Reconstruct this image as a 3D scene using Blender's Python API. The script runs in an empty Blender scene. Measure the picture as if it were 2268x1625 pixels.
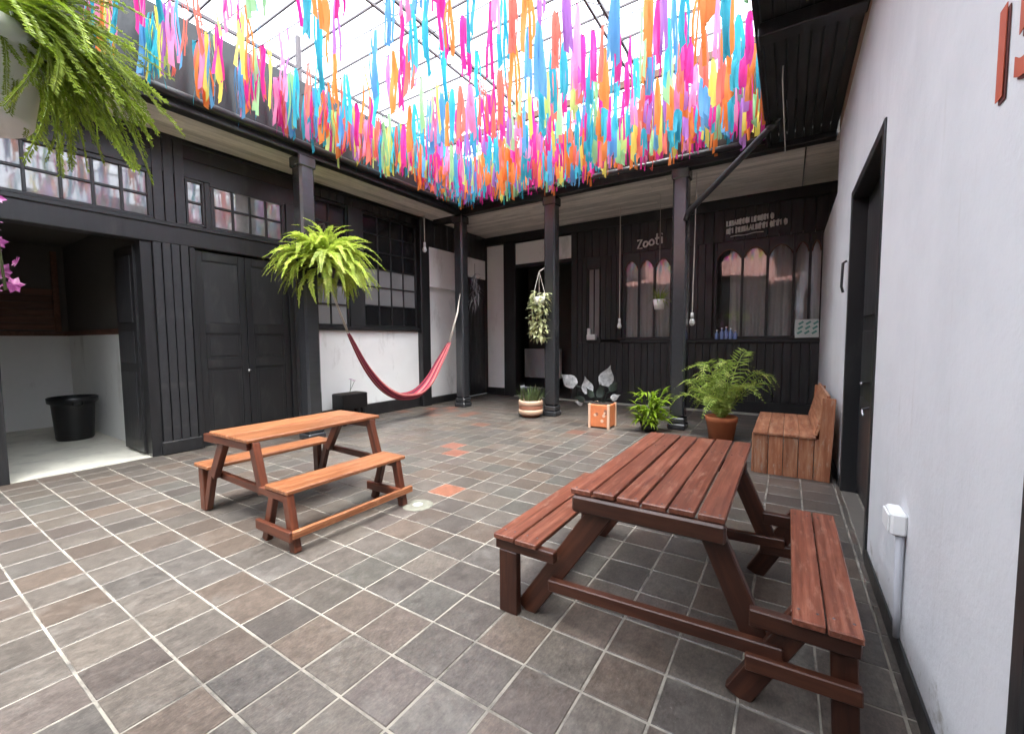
import bpy, bmesh, math, random
from mathutils import Vector, Matrix, Quaternion, noise

random.seed(7)
S = bpy.context.scene
COL = S.collection
R = math.radians

# ------------------------------------------------------------------ camera, sky, sun, exposure
YAW, PITCH, ROLL, CAMH = R(32.79), R(3.706), R(-0.433), 1.5
fw = Vector((-math.sin(YAW) * math.cos(PITCH), math.cos(YAW) * math.cos(PITCH), -math.sin(PITCH)))
r0 = Vector((math.cos(YAW), math.sin(YAW), 0)); u0 = r0.cross(fw)
rr = r0 * math.cos(ROLL) + u0 * math.sin(ROLL); uu = -r0 * math.sin(ROLL) + u0 * math.cos(ROLL)
cd = bpy.data.cameras.new('camera'); cam = bpy.data.objects.new('camera', cd); COL.objects.link(cam)
cd.sensor_fit = 'HORIZONTAL'; cd.sensor_width = 36; cd.lens = 947.4 / 2268 * 36
cd.clip_start = 0.05; cd.clip_end = 3000
cam.matrix_world = Matrix(((rr.x, uu.x, -fw.x, 0), (rr.y, uu.y, -fw.y, 0), (rr.z, uu.z, -fw.z, CAMH), (0, 0, 0, 1)))
S.camera = cam

SUN_EL, SUN_AZ = R(72), R(135)          # azimuth of the direction towards the sun, clockwise from +Y
world = bpy.data.worlds.new('World'); S.world = world; world.use_nodes = True
wn = world.node_tree.nodes; wl = world.node_tree.links; wn.clear()
sky = wn.new('ShaderNodeTexSky'); sky.sky_type = 'NISHITA'; sky.sun_disc = False
sky.sun_elevation = SUN_EL; sky.sun_rotation = SUN_AZ
sky.air_density = 1.0; sky.dust_density = 4.0; sky.ozone_density = 1.0
bg = wn.new('ShaderNodeBackground'); bg.inputs['Strength'].default_value = 0.15
wo = wn.new('ShaderNodeOutputWorld')
ov = wn.new('ShaderNodeHueSaturation'); ov.inputs['Saturation'].default_value = .4   # thin bright overcast
wl.new(sky.outputs[0], ov.inputs['Color']); wl.new(ov.outputs[0], bg.inputs['Color']); wl.new(bg.outputs[0], wo.inputs['Surface'])
sd = bpy.data.lights.new('sun', 'SUN'); sd.energy = 1.5; sd.angle = R(28); sd.color = (1, .96, .9)
sun = bpy.data.objects.new('sun', sd); COL.objects.link(sun)
sdir = Vector((math.sin(SUN_AZ) * math.cos(SUN_EL), math.cos(SUN_AZ) * math.cos(SUN_EL), math.sin(SUN_EL)))
sun.rotation_euler = sdir.to_track_quat('Z', 'Y').to_euler()
sun.location = (-3, 3, 12)
vs = S.view_settings
vs.view_transform = 'Standard'; vs.look = 'None'; vs.gamma = 1; vs.use_curve_mapping = False
vs.exposure = 2.95
S.render.engine = 'CYCLES'
S.cycles.use_denoising = True
S.cycles.max_bounces = 10; S.cycles.diffuse_bounces = 6; S.cycles.glossy_bounces = 4
S.cycles.transparent_max_bounces = 16; S.cycles.transmission_bounces = 6
S.cycles.sample_clamp_indirect = 8
S.cycles.caustics_reflective = False; S.cycles.caustics_refractive = False

# ------------------------------------------------------------------ helpers
def lin(c):
    return tuple(((x / 255) / 12.92 if x / 255 <= .04045 else ((x / 255 + .055) / 1.055) ** 2.4) for x in c)

def tag(o, label=None, cat=None, group=None, kind=None):
    if label: o['label'] = label
    if cat: o['category'] = cat
    if group: o['group'] = group
    if kind: o['kind'] = kind
    return o

def thing(name, loc, label, cat, group=None):
    o = bpy.data.objects.new(name, None); COL.objects.link(o); o.location = loc; o.empty_display_size = .1
    return tag(o, label, cat, group)

def adopt(o, parent):
    if parent is not None:
        o.parent = parent
        p, t = parent, Vector((0, 0, 0))
        m = Matrix.Identity(4)
        chain = []
        while p is not None:
            chain.append(p); p = p.parent
        for p in reversed(chain):
            m = m @ p.matrix_parent_inverse @ p.matrix_basis
        o.matrix_parent_inverse = m.inverted()

def link(name, mesh, mat, parent=None, M=None):
    o = bpy.data.objects.new(name, mesh); COL.objects.link(o)
    if mat is not None and not mesh.materials: mesh.materials.append(mat)
    if M is not None: o.matrix_basis = M
    adopt(o, parent)
    return o

_cb = {}
def cbox_mesh(dx, dy, dz, c, mat):
    k = (round(dx, 4), round(dy, 4), round(dz, 4), round(c, 4), mat.name)
    if k in _cb: return _cb[k]
    bm = bmesh.new(); bmesh.ops.create_cube(bm, size=1)
    for v in bm.verts: v.co = Vector((v.co.x * dx, v.co.y * dy, v.co.z * dz))
    if c > 0:
        c = min(c, min(dx, dy, dz) * .3)
        bmesh.ops.bevel(bm, geom=list(bm.edges), offset=c, segments=1, affect='EDGES', profile=.5)
    me = bpy.data.meshes.new('box'); bm.to_mesh(me); bm.free(); me.materials.append(mat)
    _cb[k] = me
    return me

def box(name, mat, parent, x0, x1, y0, y1, z0, z1, c=.004):
    me = cbox_mesh(abs(x1 - x0), abs(y1 - y0), abs(z1 - z0), c, mat)
    return link(name, me, mat, parent, Matrix.Translation(((x0 + x1) / 2, (y0 + y1) / 2, (z0 + z1) / 2)))

def beam(name, mat, parent, p, q, w, h, c=.005, up=(0, 0, 1)):
    p, q = Vector(p), Vector(q); d = q - p; L = d.length; x = d / L; upv = Vector(up)
    y = upv.cross(x)
    if y.length < 1e-4: y = Vector((0, 1, 0)).cross(x)
    y.normalize(); z = x.cross(y)
    M = Matrix(((x.x, y.x, z.x, 0), (x.y, y.y, z.y, 0), (x.z, y.z, z.z, 0), (0, 0, 0, 1)))
    M.translation = (p + q) / 2
    return link(name, cbox_mesh(L, w, h, c, mat), mat, parent, M)

class MB:
    def __init__(s): s.v = []; s.f = []; s.c = []
    def add(s, vs, fs, col=None):
        b = len(s.v); s.v += [tuple(v) for v in vs]
        for f in fs:
            s.f.append(tuple(b + i for i in f)); s.c.append(col)
    def box(s, x0, x1, y0, y1, z0, z1):
        s.add([(x, y, z) for z in (z0, z1) for y in (y0, y1) for x in (x0, x1)],
              [(0, 2, 3, 1), (4, 5, 7, 6), (0, 1, 5, 4), (2, 6, 7, 3), (0, 4, 6, 2), (1, 3, 7, 5)])
    def tube(s, pts, rad, n=8, cap=True):
        pts = [Vector(p) for p in pts]; rs = rad if isinstance(rad, (list, tuple)) else [rad] * len(pts)
        ref = None; rings = []
        for i, p in enumerate(pts):
            t = (pts[min(i + 1, len(pts) - 1)] - pts[max(i - 1, 0)]).normalized()
            if ref is None: ref = t.orthogonal().normalized()
            ref = (ref - t * ref.dot(t)).normalized(); b = t.cross(ref)
            rings.append([p + (ref * math.cos(2 * math.pi * k / n) + b * math.sin(2 * math.pi * k / n)) * rs[i] for k in range(n)])
        vs = [v for r in rings for v in r]; fs = []
        for i in range(len(pts) - 1):
            for k in range(n):
                fs.append((i * n + k, i * n + (k + 1) % n, (i + 1) * n + (k + 1) % n, (i + 1) * n + k))
        if cap: fs.append(tuple(reversed(range(n)))); fs.append(tuple(range((len(pts) - 1) * n, len(pts) * n)))
        s.add(vs, fs)
    def lathe(s, prof, n=24, o=(0, 0, 0)):
        vs = [(o[0] + r * math.cos(2 * math.pi * k / n), o[1] + r * math.sin(2 * math.pi * k / n), o[2] + z) for r, z in prof for k in range(n)]
        fs = [(i * n + k, i * n + (k + 1) % n, (i + 1) * n + (k + 1) % n, (i + 1) * n + k) for i in range(len(prof) - 1) for k in range(n)]
        s.add(vs, fs)
    def mesh(s, mat=None, smooth=False, name='mesh'):
        me = bpy.data.meshes.new(name); me.from_pydata(s.v, [], s.f); me.update()
        if mat: me.materials.append(mat)
        if smooth: me.polygons.foreach_set('use_smooth', [True] * len(me.polygons))
        if any(c is not None for c in s.c):
            a = me.color_attributes.new('col', 'FLOAT_COLOR', 'CORNER')
            i = 0
            for p, c in zip(me.polygons, s.c):
                for _ in p.loop_indices:
                    a.data[i].color = (*c, 1); i += 1
        return me
    def build(s, name, mat, parent=None, smooth=False, M=None):
        return link(name, s.mesh(mat, smooth, name), mat, parent, M)

# ------------------------------------------------------------------ materials
def mat(name):
    m = bpy.data.materials.new(name); m.use_nodes = True
    nt = m.node_tree; b = nt.nodes['Principled BSDF']
    return m, nt, b

def N(nt, t, **kw):
    n = nt.nodes.new(t)
    for k, v in kw.items(): setattr(n, k, v)
    return n

def mixcol(nt, a, b, fac, blend='MIX'):
    n = N(nt, 'ShaderNodeMix', data_type='RGBA', blend_type=blend)
    for sock, v in ((n.inputs[0], fac), (n.inputs[6], a), (n.inputs[7], b)):
        if isinstance(v, bpy.types.NodeSocket): nt.links.new(v, sock)
        elif isinstance(v, (int, float)): sock.default_value = v
        else: sock.default_value = (*v[:3], 1)
    return n.outputs[2]

def ramp(nt, fac, stops):
    n = N(nt, 'ShaderNodeValToRGB'); nt.links.new(fac, n.inputs[0]); e = n.color_ramp.elements
    while len(e) < len(stops): e.new(.5)
    for el, (p, c) in zip(e, stops):
        el.position = p; el.color = (*c, 1) if len(c) == 3 else c
    return n.outputs[0]

def noise_tex(nt, scale=(1, 1, 1), detail=4, rough=.55, coord='Object', sc=1.0, rnd=False):
    tc = N(nt, 'ShaderNodeTexCoord'); mp = N(nt, 'ShaderNodeMapping'); mp.inputs['Scale'].default_value = scale
    nt.links.new(tc.outputs[coord], mp.inputs[0])
    if rnd:
        oi = N(nt, 'ShaderNodeObjectInfo'); mu = N(nt, 'ShaderNodeMath', operation='MULTIPLY'); mu.inputs[1].default_value = 37.0
        nt.links.new(oi.outputs['Random'], mu.inputs[0]); nt.links.new(mu.outputs[0], mp.inputs['Location'])
    n = N(nt, 'ShaderNodeTexNoise'); n.inputs['Scale'].default_value = sc; n.inputs['Detail'].default_value = detail; n.inputs['Roughness'].default_value = rough
    nt.links.new(mp.outputs[0], n.inputs['Vector'])
    return n.outputs['Fac']

def bump(nt, b, h, strength=.2, dist=.01):
    n = N(nt, 'ShaderNodeBump'); n.inputs['Strength'].default_value = strength; n.inputs['Distance'].default_value = dist
    nt.links.new(h, n.inputs['Height']); nt.links.new(n.outputs[0], b.inputs['Normal'])

def plain(name, col, rough=.5, var=.12, sc=6, bmp=.05, spec=.5, scale=(1, 1, 1), metal=0, rvar=.1, dirt=None):
    m, nt, b = mat(name)
    f = noise_tex(nt, scale, 5, .6, sc=sc, rnd=True)
    c = mixcol(nt, tuple(x * (1 - var) for x in col), tuple(min(1, x * (1 + var)) for x in col), f)
    if dirt:
        f2 = noise_tex(nt, (1, 1, .35), 6, .65, sc=dirt[1])
        c = mixcol(nt, c, dirt[0], ramp(nt, f2, [(dirt[2], (0, 0, 0)), (dirt[3], (1, 1, 1))]))
    nt.links.new(c, b.inputs['Base Color'])
    r = N(nt, 'ShaderNodeMapRange'); r.inputs['To Min'].default_value = max(.02, rough - rvar); r.inputs['To Max'].default_value = min(1, rough + rvar)
    nt.links.new(f, r.inputs[0]); nt.links.new(r.outputs[0], b.inputs['Roughness'])
    b.inputs['Specular IOR Level'].default_value = spec; b.inputs['Metallic'].default_value = metal
    if bmp: bump(nt, b, f, bmp, .01)
    return m

def wood(name, ca, cb, cc, rough=.35, gs=14, spec=.5, wear=None, bmp=.25):
    """grain runs along the piece's own length (local X)"""
    m, nt, b = mat(name)
    g = noise_tex(nt, (1.2, gs * 1.3, gs * 1.3), 6, .6, sc=1.6, rnd=True)
    big = noise_tex(nt, (1, 2.5, 2.5), 4, .6, sc=2.2, rnd=True)
    c = ramp(nt, g, [(.36, ca), (.5, cb), (.64, cc)])
    c = mixcol(nt, c, tuple(x * .62 for x in cb), ramp(nt, big, [(.45, (0, 0, 0)), (.75, (.7, .7, .7))]))
    if wear:
        w = noise_tex(nt, (1.5, 6, 6), 6, .7, sc=5, rnd=True)
        c = mixcol(nt, c, wear, ramp(nt, w, [(.54, (0, 0, 0)), (.70, (.75, .75, .75))]))
    oi = N(nt, 'ShaderNodeObjectInfo'); hs = N(nt, 'ShaderNodeHueSaturation')
    mr = N(nt, 'ShaderNodeMapRange'); mr.inputs['To Min'].default_value = .82; mr.inputs['To Max'].default_value = 1.18
    nt.links.new(oi.outputs['Random'], mr.inputs[0]); nt.links.new(mr.outputs[0], hs.inputs['Value']); nt.links.new(c, hs.inputs['Color'])
    nt.links.new(hs.outputs[0], b.inputs['Base Color'])
    r = N(nt, 'ShaderNodeMapRange'); r.inputs['To Min'].default_value = rough - .1; r.inputs['To Max'].default_value = rough + .15
    nt.links.new(big, r.inputs[0]); nt.links.new(r.outputs[0], b.inputs['Roughness'])
    b.inputs['Specular IOR Level'].default_value = spec
    bump(nt, b, g, bmp, .004)
    return m

M = {}
# tile: colour per tile in the attribute, mottling on top
m, nt, b = mat('tile'); M['tile'] = m
at = N(nt, 'ShaderNodeAttribute', attribute_name='col')
f1 = noise_tex(nt, (1, .7, 1), 6, .7, sc=20, rnd=True); f2 = noise_tex(nt, (1, .45, 1), 5, .75, sc=90, rnd=True)
c = mixcol(nt, at.outputs['Color'], (.5, .5, .5), .0)
c = mixcol(nt, c, ramp(nt, f1, [(.3, (.55, .55, .55)), (.7, (1.35, 1.33, 1.3))]), .75, 'MULTIPLY')
c = mixcol(nt, c, ramp(nt, f2, [(.3, (.55, .55, .55)), (.7, (1.4, 1.4, 1.4))]), .7, 'MULTIPLY')
fm = noise_tex(nt, (1, 1, 1), 5, .75, sc=60, rnd=True)
c = mixcol(nt, c, (.26, .25, .23), ramp(nt, fm, [(.62, (0, 0, 0)), (.74, (.5, .5, .5))]))
fd = noise_tex(nt, (1, 1, 1), 6, .7, sc=3.0, rnd=True)
c = mixcol(nt, c, (.22, .205, .185), ramp(nt, fd, [(.55, (0, 0, 0)), (.8, (.55, .55, .55))]))
nt.links.new(c, b.inputs['Base Color'])
r = N(nt, 'ShaderNodeMapRange'); r.inputs['To Min'].default_value = .2; r.inputs['To Max'].default_value = .5
nt.links.new(f1, r.inputs[0]); nt.links.new(r.outputs[0], b.inputs['Roughness']); b.inputs['Specular IOR Level'].default_value = .45
bump(nt, b, f2, .25, .003)
M['grout'] = plain('grout', (.27, .245, .205), .9, .35, 9, .4, dirt=((.10, .09, .08), 5, .46, .66))
M['cement'] = plain('cement', (.36, .36, .32), .8, .2, 12, .2)
M['ground'] = plain('ground', (.12, .11, .1), .9)
M['black'] = wood('black_paint', (.014, .014, .015), (.021, .021, .022), (.032, .032, .033), .38, 10, .5, None, .3)
M['blackv'] = plain('black_paint_smooth', (.019, .019, .020), .36, .35, 4, .12, scale=(6, 6, .6), dirt=((.055, .053, .05), 3.2, .56, .8))
M['gloss'] = plain('black_gloss_paint', (.030, .031, .034), .2, .3, 5, .06, .7, (5, 5, .6))
M['charcoal'] = plain('charcoal_paint', (.028, .028, .030), .4, .35, 4, .14, scale=(6, 6, .5), dirt=((.07, .068, .065), 4.2, .56, .8))
m, nt, b = mat('white_plaster'); M['white'] = m
ge = N(nt, 'ShaderNodeNewGeometry'); sx_ = N(nt, 'ShaderNodeSeparateXYZ'); nt.links.new(ge.outputs['Position'], sx_.inputs[0])
def wnoise(scale, sc, det=6, rough=.65):
    mp = N(nt, 'ShaderNodeMapping'); mp.inputs['Scale'].default_value = scale; nt.links.new(ge.outputs['Position'], mp.inputs[0])
    n = N(nt, 'ShaderNodeTexNoise'); n.inputs['Scale'].default_value = sc; n.inputs['Detail'].default_value = det; n.inputs['Roughness'].default_value = rough
    nt.links.new(mp.outputs[0], n.inputs['Vector']); return n.outputs['Fac']
pn, pst, psc, pdi = wnoise((1, 1, 1), 1.3), wnoise((1, 5, .5), 1.6), wnoise((1, 2.5, 2.5), 9, 8, .75), wnoise((1, 2.2, 3), 3.5, 8, .7)
c = ramp(nt, pn, [(.3, (.63, .635, .65)), (.55, (.70, .70, .715)), (.75, (.73, .73, .735))])  # tone lowered for the lit wall, paired with the brightened shade plaster
c = mixcol(nt, c, (.52, .505, .475), ramp(nt, pst, [(.62, (0, 0, 0)), (.82, (.55, .55, .55))]))
c = mixcol(nt, c, (.36, .34, .31), ramp(nt, psc, [(.68, (0, 0, 0)), (.74, (.5, .5, .5))]))
mr = N(nt, 'ShaderNodeMapRange'); mr.inputs['From Min'].default_value = .0; mr.inputs['From Max'].default_value = .55; mr.inputs['To Min'].default_value = .20; mr.inputs['To Max'].default_value = -.12
nt.links.new(sx_.outputs['Z'], mr.inputs[0])
ad = N(nt, 'ShaderNodeMath', operation='ADD'); nt.links.new(mr.outputs[0], ad.inputs[0]); nt.links.new(pdi, ad.inputs[1])
c = mixcol(nt, c, (.30, .275, .24), ramp(nt, ad.outputs[0], [(.64, (0, 0, 0)), (.78, (.75, .75, .75))]))   # splashed dirt along the foot
nt.links.new(c, b.inputs['Base Color']); b.inputs['Roughness'].default_value = .75; b.inputs['Specular IOR Level'].default_value = .3
h = N(nt, 'ShaderNodeMath', operation='MULTIPLY_ADD'); h.inputs[1].default_value = 5; nt.links.new(pn, h.inputs[0]); nt.links.new(psc, h.inputs[2])
bump(nt, b, h.outputs[0], .30, .012)
M['whitein'] = plain('white_plaster_worn_lifted', (.86, .86, .84), .75, .05, 4, .06, dirt=((.5, .48, .45), 2.4, .58, .8))  # base brightened to stand in for fill light in shade, over worn dirt
M['cornice'] = plain('cornice_paint', (.42, .27, .22), .8, .2, 6, .1)
M['brown'] = wood('brown_boards', (.10, .042, .022), (.14, .06, .034), (.18, .08, .048), .55)
M['darkwall'] = plain('dark_plaster', (.11, .10, .088), .8, .15)
M['ceil'] = wood('ceiling_boards', (.72, .66, .61), (.80, .74, .69), (.84, .78, .73), .6, 9, .4, (.64, .59, .55), .1)
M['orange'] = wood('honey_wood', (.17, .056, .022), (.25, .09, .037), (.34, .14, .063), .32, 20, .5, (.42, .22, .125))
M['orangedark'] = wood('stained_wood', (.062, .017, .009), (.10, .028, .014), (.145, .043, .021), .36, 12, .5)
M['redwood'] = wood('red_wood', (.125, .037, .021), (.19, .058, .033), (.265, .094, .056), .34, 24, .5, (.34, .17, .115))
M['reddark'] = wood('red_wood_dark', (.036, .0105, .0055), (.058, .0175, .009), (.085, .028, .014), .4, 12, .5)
M['bench'] = wood('pallet_wood', (.25, .085, .038), (.36, .14, .07), (.48, .24, .135), .5, 10, .4, (.46, .35, .27))
M['terracotta'] = plain('terracotta', (.42, .13, .05), .75, .18, 9, .15)
M['terracream'] = plain('cream_glaze', (.68, .45, .31), .6, .12, 8, .1)
M['terrabrown'] = plain('clay_band', (.30, .12, .07), .7, .15, 9, .1)
M['soil'] = plain('soil', (.03, .02, .014), .95, .4, 30, .6)
M['plasticblack'] = plain('black_plastic', (.008, .008, .009), .35, .2, 5, .02)
M['plasticwhite'] = plain('white_plastic', (.84, .84, .83), .4, .05, 6, .03)
M['metal'] = plain('dark_steel', (.11, .095, .10), .5, .2, 9, .05, metal=.4)
M['rust'] = plain('rusty_steel', (.16, .075, .055), .7, .35, 5, .1)
M['grey'] = plain('grey_paint', (.25, .26, .29), .5, .1, 4, .04)
M['gut'] = plain('gutter_metal', (.02, .02, .021), .35, .2, 4, .04)
M['rope'] = plain('white_rope', (.6, .56, .5), .85, .15, 30, .3)
M['curtain'] = plain('grey_curtain', (.72, .70, .66), .9, .12, 3, .05)
M['bulb'] = plain('opal_bulb', (.85, .85, .84), .3, .02, 4, 0)
M['number'] = plain('number_paint', (.50, .10, .05), .6, .15, 14, .1)
M['numberdark'] = plain('number_edge', (.10, .02, .015), .6, .1, 14, .1)
M['lettering'] = plain('white_lettering', (.75, .74, .72), .6, .1, 20, .05)
M['clay'] = plain('clay_roof_tile', (.20, .075, .055), .8, .3, 5, .2)
M['bluebottle'] = plain('blue_plastic', (.22, .33, .62), .3, .15, 8, .02)
M['poster'] = plain('poster_paper', (.62, .72, .69), .6, .1, 6, 0)
M['postergreen'] = plain('poster_print', (.12, .34, .29), .6, .25, 14, 0)
M['rug'] = None

def leafmat(name, ca, cb, cc=None, trans=.35, rough=.45, sc=9):
    m, nt, b = mat(name)
    oi = N(nt, 'ShaderNodeObjectInfo')
    f = noise_tex(nt, (1, 1, 1), 3, .6, sc=sc)
    c = ramp(nt, f, [(.3, ca), (.52, cb), (.72, cc or cb)])
    hs = N(nt, 'ShaderNodeHueSaturation'); mr = N(nt, 'ShaderNodeMapRange'); mr.inputs['To Min'].default_value = .7; mr.inputs['To Max'].default_value = 1.3
    nt.links.new(oi.outputs['Random'], mr.inputs[0]); nt.links.new(mr.outputs[0], hs.inputs['Value']); nt.links.new(c, hs.inputs['Color'])
    nt.links.new(hs.outputs[0], b.inputs['Base Color']); b.inputs['Roughness'].default_value = rough; b.inputs['Specular IOR Level'].default_value = .35
    tr = N(nt, 'ShaderNodeBsdfTranslucent'); nt.links.new(hs.outputs[0], tr.inputs['Color'])
    mx = N(nt, 'ShaderNodeMixShader'); mx.inputs[0].default_value = trans
    nt.links.new(b.outputs[0], mx.inputs[1]); nt.links.new(tr.outputs[0], mx.inputs[2])
    nt.links.new(mx.outputs[0], nt.nodes['Material Output'].inputs['Surface'])
    return m
M['fern'] = leafmat('fern_leaf', (.26, .36, .04), (.46, .56, .09), (.68, .72, .2), .4)
M['nearfern'] = leafmat('asparagus_fern_leaf', (.11, .17, .02), (.25, .33, .04), (.46, .53, .10), .45, sc=9)
M['nearfernbright'] = leafmat('young_fern_leaf', (.2, .3, .015), (.3, .42, .03), (.4, .5, .05), .45)
M['palm'] = leafmat('palm_leaf', (.16, .25, .04), (.32, .43, .08), (.55, .58, .18), .4)
M['bush'] = leafmat('bush_leaf', (.14, .26, .015), (.28, .42, .03), (.42, .55, .06), .4)
M['succ'] = leafmat('succulent_leaf', (.05, .08, .03), (.11, .15, .06), (.2, .2, .1), .2)
M['greyleaf'] = leafmat('silver_leaf', (.16, .17, .17), (.40, .41, .42), (.62, .62, .64), .2, sc=16)
M['darkleaf'] = leafmat('dark_leaf', (.01, .014, .012), (.02, .028, .022), None, .1)
M['hoya'] = leafmat('hoya_leaf', (.3, .35, .14), (.58, .6, .34), (.8, .8, .6), .35, sc=14)
M['airplant'] = leafmat('air_plant_leaf', (.1, .1, .11), (.22, .22, .23), (.4, .4, .4), .2)
M['pink'] = leafmat('pink_petal', (.25, .03, .17), (.5, .14, .38), (.75, .5, .65), .4, sc=25)
M['stem'] = plain('stem', (.06, .07, .02), .7)

def fabric(name, col, trans=.6):
    m, nt, b = mat(name)
    oi = N(nt, 'ShaderNodeObjectInfo'); hs = N(nt, 'ShaderNodeHueSaturation'); mr = N(nt, 'ShaderNodeMapRange')
    mr.inputs['To Min'].default_value = .8; mr.inputs['To Max'].default_value = 1.15
    nt.links.new(oi.outputs['Random'], mr.inputs[0]); nt.links.new(mr.outputs[0], hs.inputs['Value'])
    hs.inputs['Color'].default_value = (*col, 1)
    nt.links.new(hs.outputs[0], b.inputs['Base Color']); b.inputs['Roughness'].default_value = .55; b.inputs['Specular IOR Level'].default_value = .3
    tr = N(nt, 'ShaderNodeBsdfTranslucent'); nt.links.new(hs.outputs[0], tr.inputs['Color'])
    mx = N(nt, 'ShaderNodeMixShader'); mx.inputs[0].default_value = trans
    nt.links.new(b.outputs[0], mx.inputs[1]); nt.links.new(tr.outputs[0], mx.inputs[2])
    nt.links.new(mx.outputs[0], nt.nodes['Material Output'].inputs['Surface'])
    return m
RIB = {'magenta': (.72, .04, .32), 'orange': (.85, .26, .06), 'yellow': (.85, .75, .16), 'turquoise': (.05, .45, .58),
       'green': (.36, .66, .33), 'coral': (.82, .18, .13), 'purple': (.46, .2, .6), 'blue': (.13, .38, .66), 'lime': (.62, .78, .25), 'pink': (.82, .3, .52)}
RM = {k: fabric('ribbon_' + k, v) for k, v in RIB.items()}

# striped hammock cloth
m, nt, b = mat('hammock_cloth'); M['hammock'] = m
at = N(nt, 'ShaderNodeAttribute', attribute_name='col'); fz = noise_tex(nt, (1, 1, 1), 5, .7, sc=40)
nt.links.new(mixcol(nt, at.outputs['Color'], ramp(nt, fz, [(.3, (.6, .6, .6)), (.7, (1.3, 1.3, 1.3))]), .6, 'MULTIPLY'), b.inputs['Base Color'])
b.inputs['Roughness'].default_value = .9; bump(nt, b, fz, .4, .004)

def glass(name, refl, tint, transp):
    m = bpy.data.materials.new(name); m.use_nodes = True; nt = m.node_tree; nt.nodes.remove(nt.nodes['Principled BSDF'])
    g = N(nt, 'ShaderNodeBsdfGlossy'); g.inputs['Roughness'].default_value = .03; g.inputs['Color'].default_value = (.9, .92, .95, 1)
    t = N(nt, 'ShaderNodeBsdfTransparent'); t.inputs['Color'].default_value = (*tint, 1)
    fz = noise_tex(nt, (1, 1, 1), 2, .5, sc=1.5)
    bp = N(nt, 'ShaderNodeBump'); bp.inputs['Strength'].default_value = .06; bp.inputs['Distance'].default_value = .05
    nt.links.new(fz, bp.inputs['Height']); nt.links.new(bp.outputs[0], g.inputs['Normal'])
    fr = N(nt, 'ShaderNodeFresnel'); fr.inputs['IOR'].default_value = 1.5
    ad = N(nt, 'ShaderNodeMath', operation='ADD', use_clamp=True); ad.inputs[1].default_value = refl
    nt.links.new(fr.outputs[0], ad.inputs[0])
    x = N(nt, 'ShaderNodeMixShader'); nt.links.new(ad.outputs[0], x.inputs[0]); nt.links.new(t.outputs[0], x.inputs[1]); nt.links.new(g.outputs[0], x.inputs[2])
    nt.links.new(x.outputs[0], nt.nodes['Material Output'].inputs['Surface'])
    return m
M['glass'] = glass('window_glass', .05, (.93, .94, .94), .5)
m, nt, b = mat('transom_glass'); M['transom'] = m
fz = noise_tex(nt, (1, 1, .5), 4, .6, sc=3, rnd=True)
nt.links.new(ramp(nt, fz, [(.3, (.13, .13, .13)), (.5, (.24, .235, .23)), (.7, (.34, .335, .335))]), b.inputs['Base Color'])
b.inputs['Roughness'].default_value = .04; b.inputs['Specular IOR Level'].default_value = 1.0; b.inputs['IOR'].default_value = 1.65

# frosted sheet of the courtyard roof
m = bpy.data.materials.new('polycarbonate'); m.use_nodes = True; nt = m.node_tree; nt.nodes.remove(nt.nodes['Principled BSDF']); M['poly'] = m
t = N(nt, 'ShaderNodeBsdfTransparent'); t.inputs['Color'].default_value = (.95, .975, .99, 1)
tl = N(nt, 'ShaderNodeBsdfTranslucent'); tl.inputs['Color'].default_value = (.9, .93, .95, 1)
wv = N(nt, 'ShaderNodeTexNoise'); wv.inputs['Scale'].default_value = .9; wv.inputs['Detail'].default_value = 5
mr = N(nt, 'ShaderNodeMapRange'); mr.inputs['To Min'].default_value = .08; mr.inputs['To Max'].default_value = .3
nt.links.new(wv.outputs['Fac'], mr.inputs[0])
x = N(nt, 'ShaderNodeMixShader'); nt.links.new(mr.outputs[0], x.inputs[0]); nt.links.new(t.outputs[0], x.inputs[1]); nt.links.new(tl.outputs[0], x.inputs[2])
nt.links.new(x.outputs[0], nt.nodes['Material Output'].inputs['Surface'])

# ------------------------------------------------------------------ ground and tiled floor
XL, XR, YB, ZC = -6.95, .48, 9.5, 4.2
YC, XC = 7.45, -6.1                       # column lines
mb = MB(); mb.add([(-400, -400, -.08), (400, -400, -.08), (400, 400, -.08), (-400, 400, -.08)], [(0, 1, 2, 3)])
tag(mb.build('ground', M['ground']), kind='structure')

mb = MB(); mb.box(XL - .1, XR + .15, -3.5, YB + .3, -.07, -.0030)
floor = tag(mb.build('patio_floor', M['grout']), kind='structure')
TS, TX, TY, GAP = .2835, -2.6845, 1.0438, .0098
PAL = [((.100, .094, .087), 6), ((.094, .091, .087), 4), ((.110, .102, .092), 4), ((.106, .092, .082), 4), ((.113, .096, .083), 3),
       ((.092, .092, .086), 2), ((.122, .112, .099), 1), ((.098, .088, .083), 3), ((.082, .077, .073), 2)]
PALW = [c for c, w in PAL for _ in range(w)]
RED = [(.235, .098, .062), (.21, .09, .064), (.15, .078, .058)]
def tilecol(rng):
    c = rng.choice(PALW); k = rng.uniform(.86, 1.15) * .90
    return (c[0] * k * 1.07, c[1] * k * .985, c[2] * k * .93)
redspots = {}
for (x, y, k) in [(-2.95, 3.3, 0), (-3.70, 4.345, 1), (-3.95, 4.6, 1), (-6.2, 7.0, 1), (-5.9, 6.75, 2), (-5.5, 6.9, 2), (-6.35, 6.5, 2), (-6.6, 6.9, 1), (-5.3, 6.5, 2), (-6.7, 6.3, 2), (-2.9, 6.2, 2), (-4.6, 5.9, 2), (-6.0, 6.3, 2)]:
    redspots[(math.floor((x - TX) / TS), math.floor((y - TY) / TS))] = RED[k]
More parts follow.
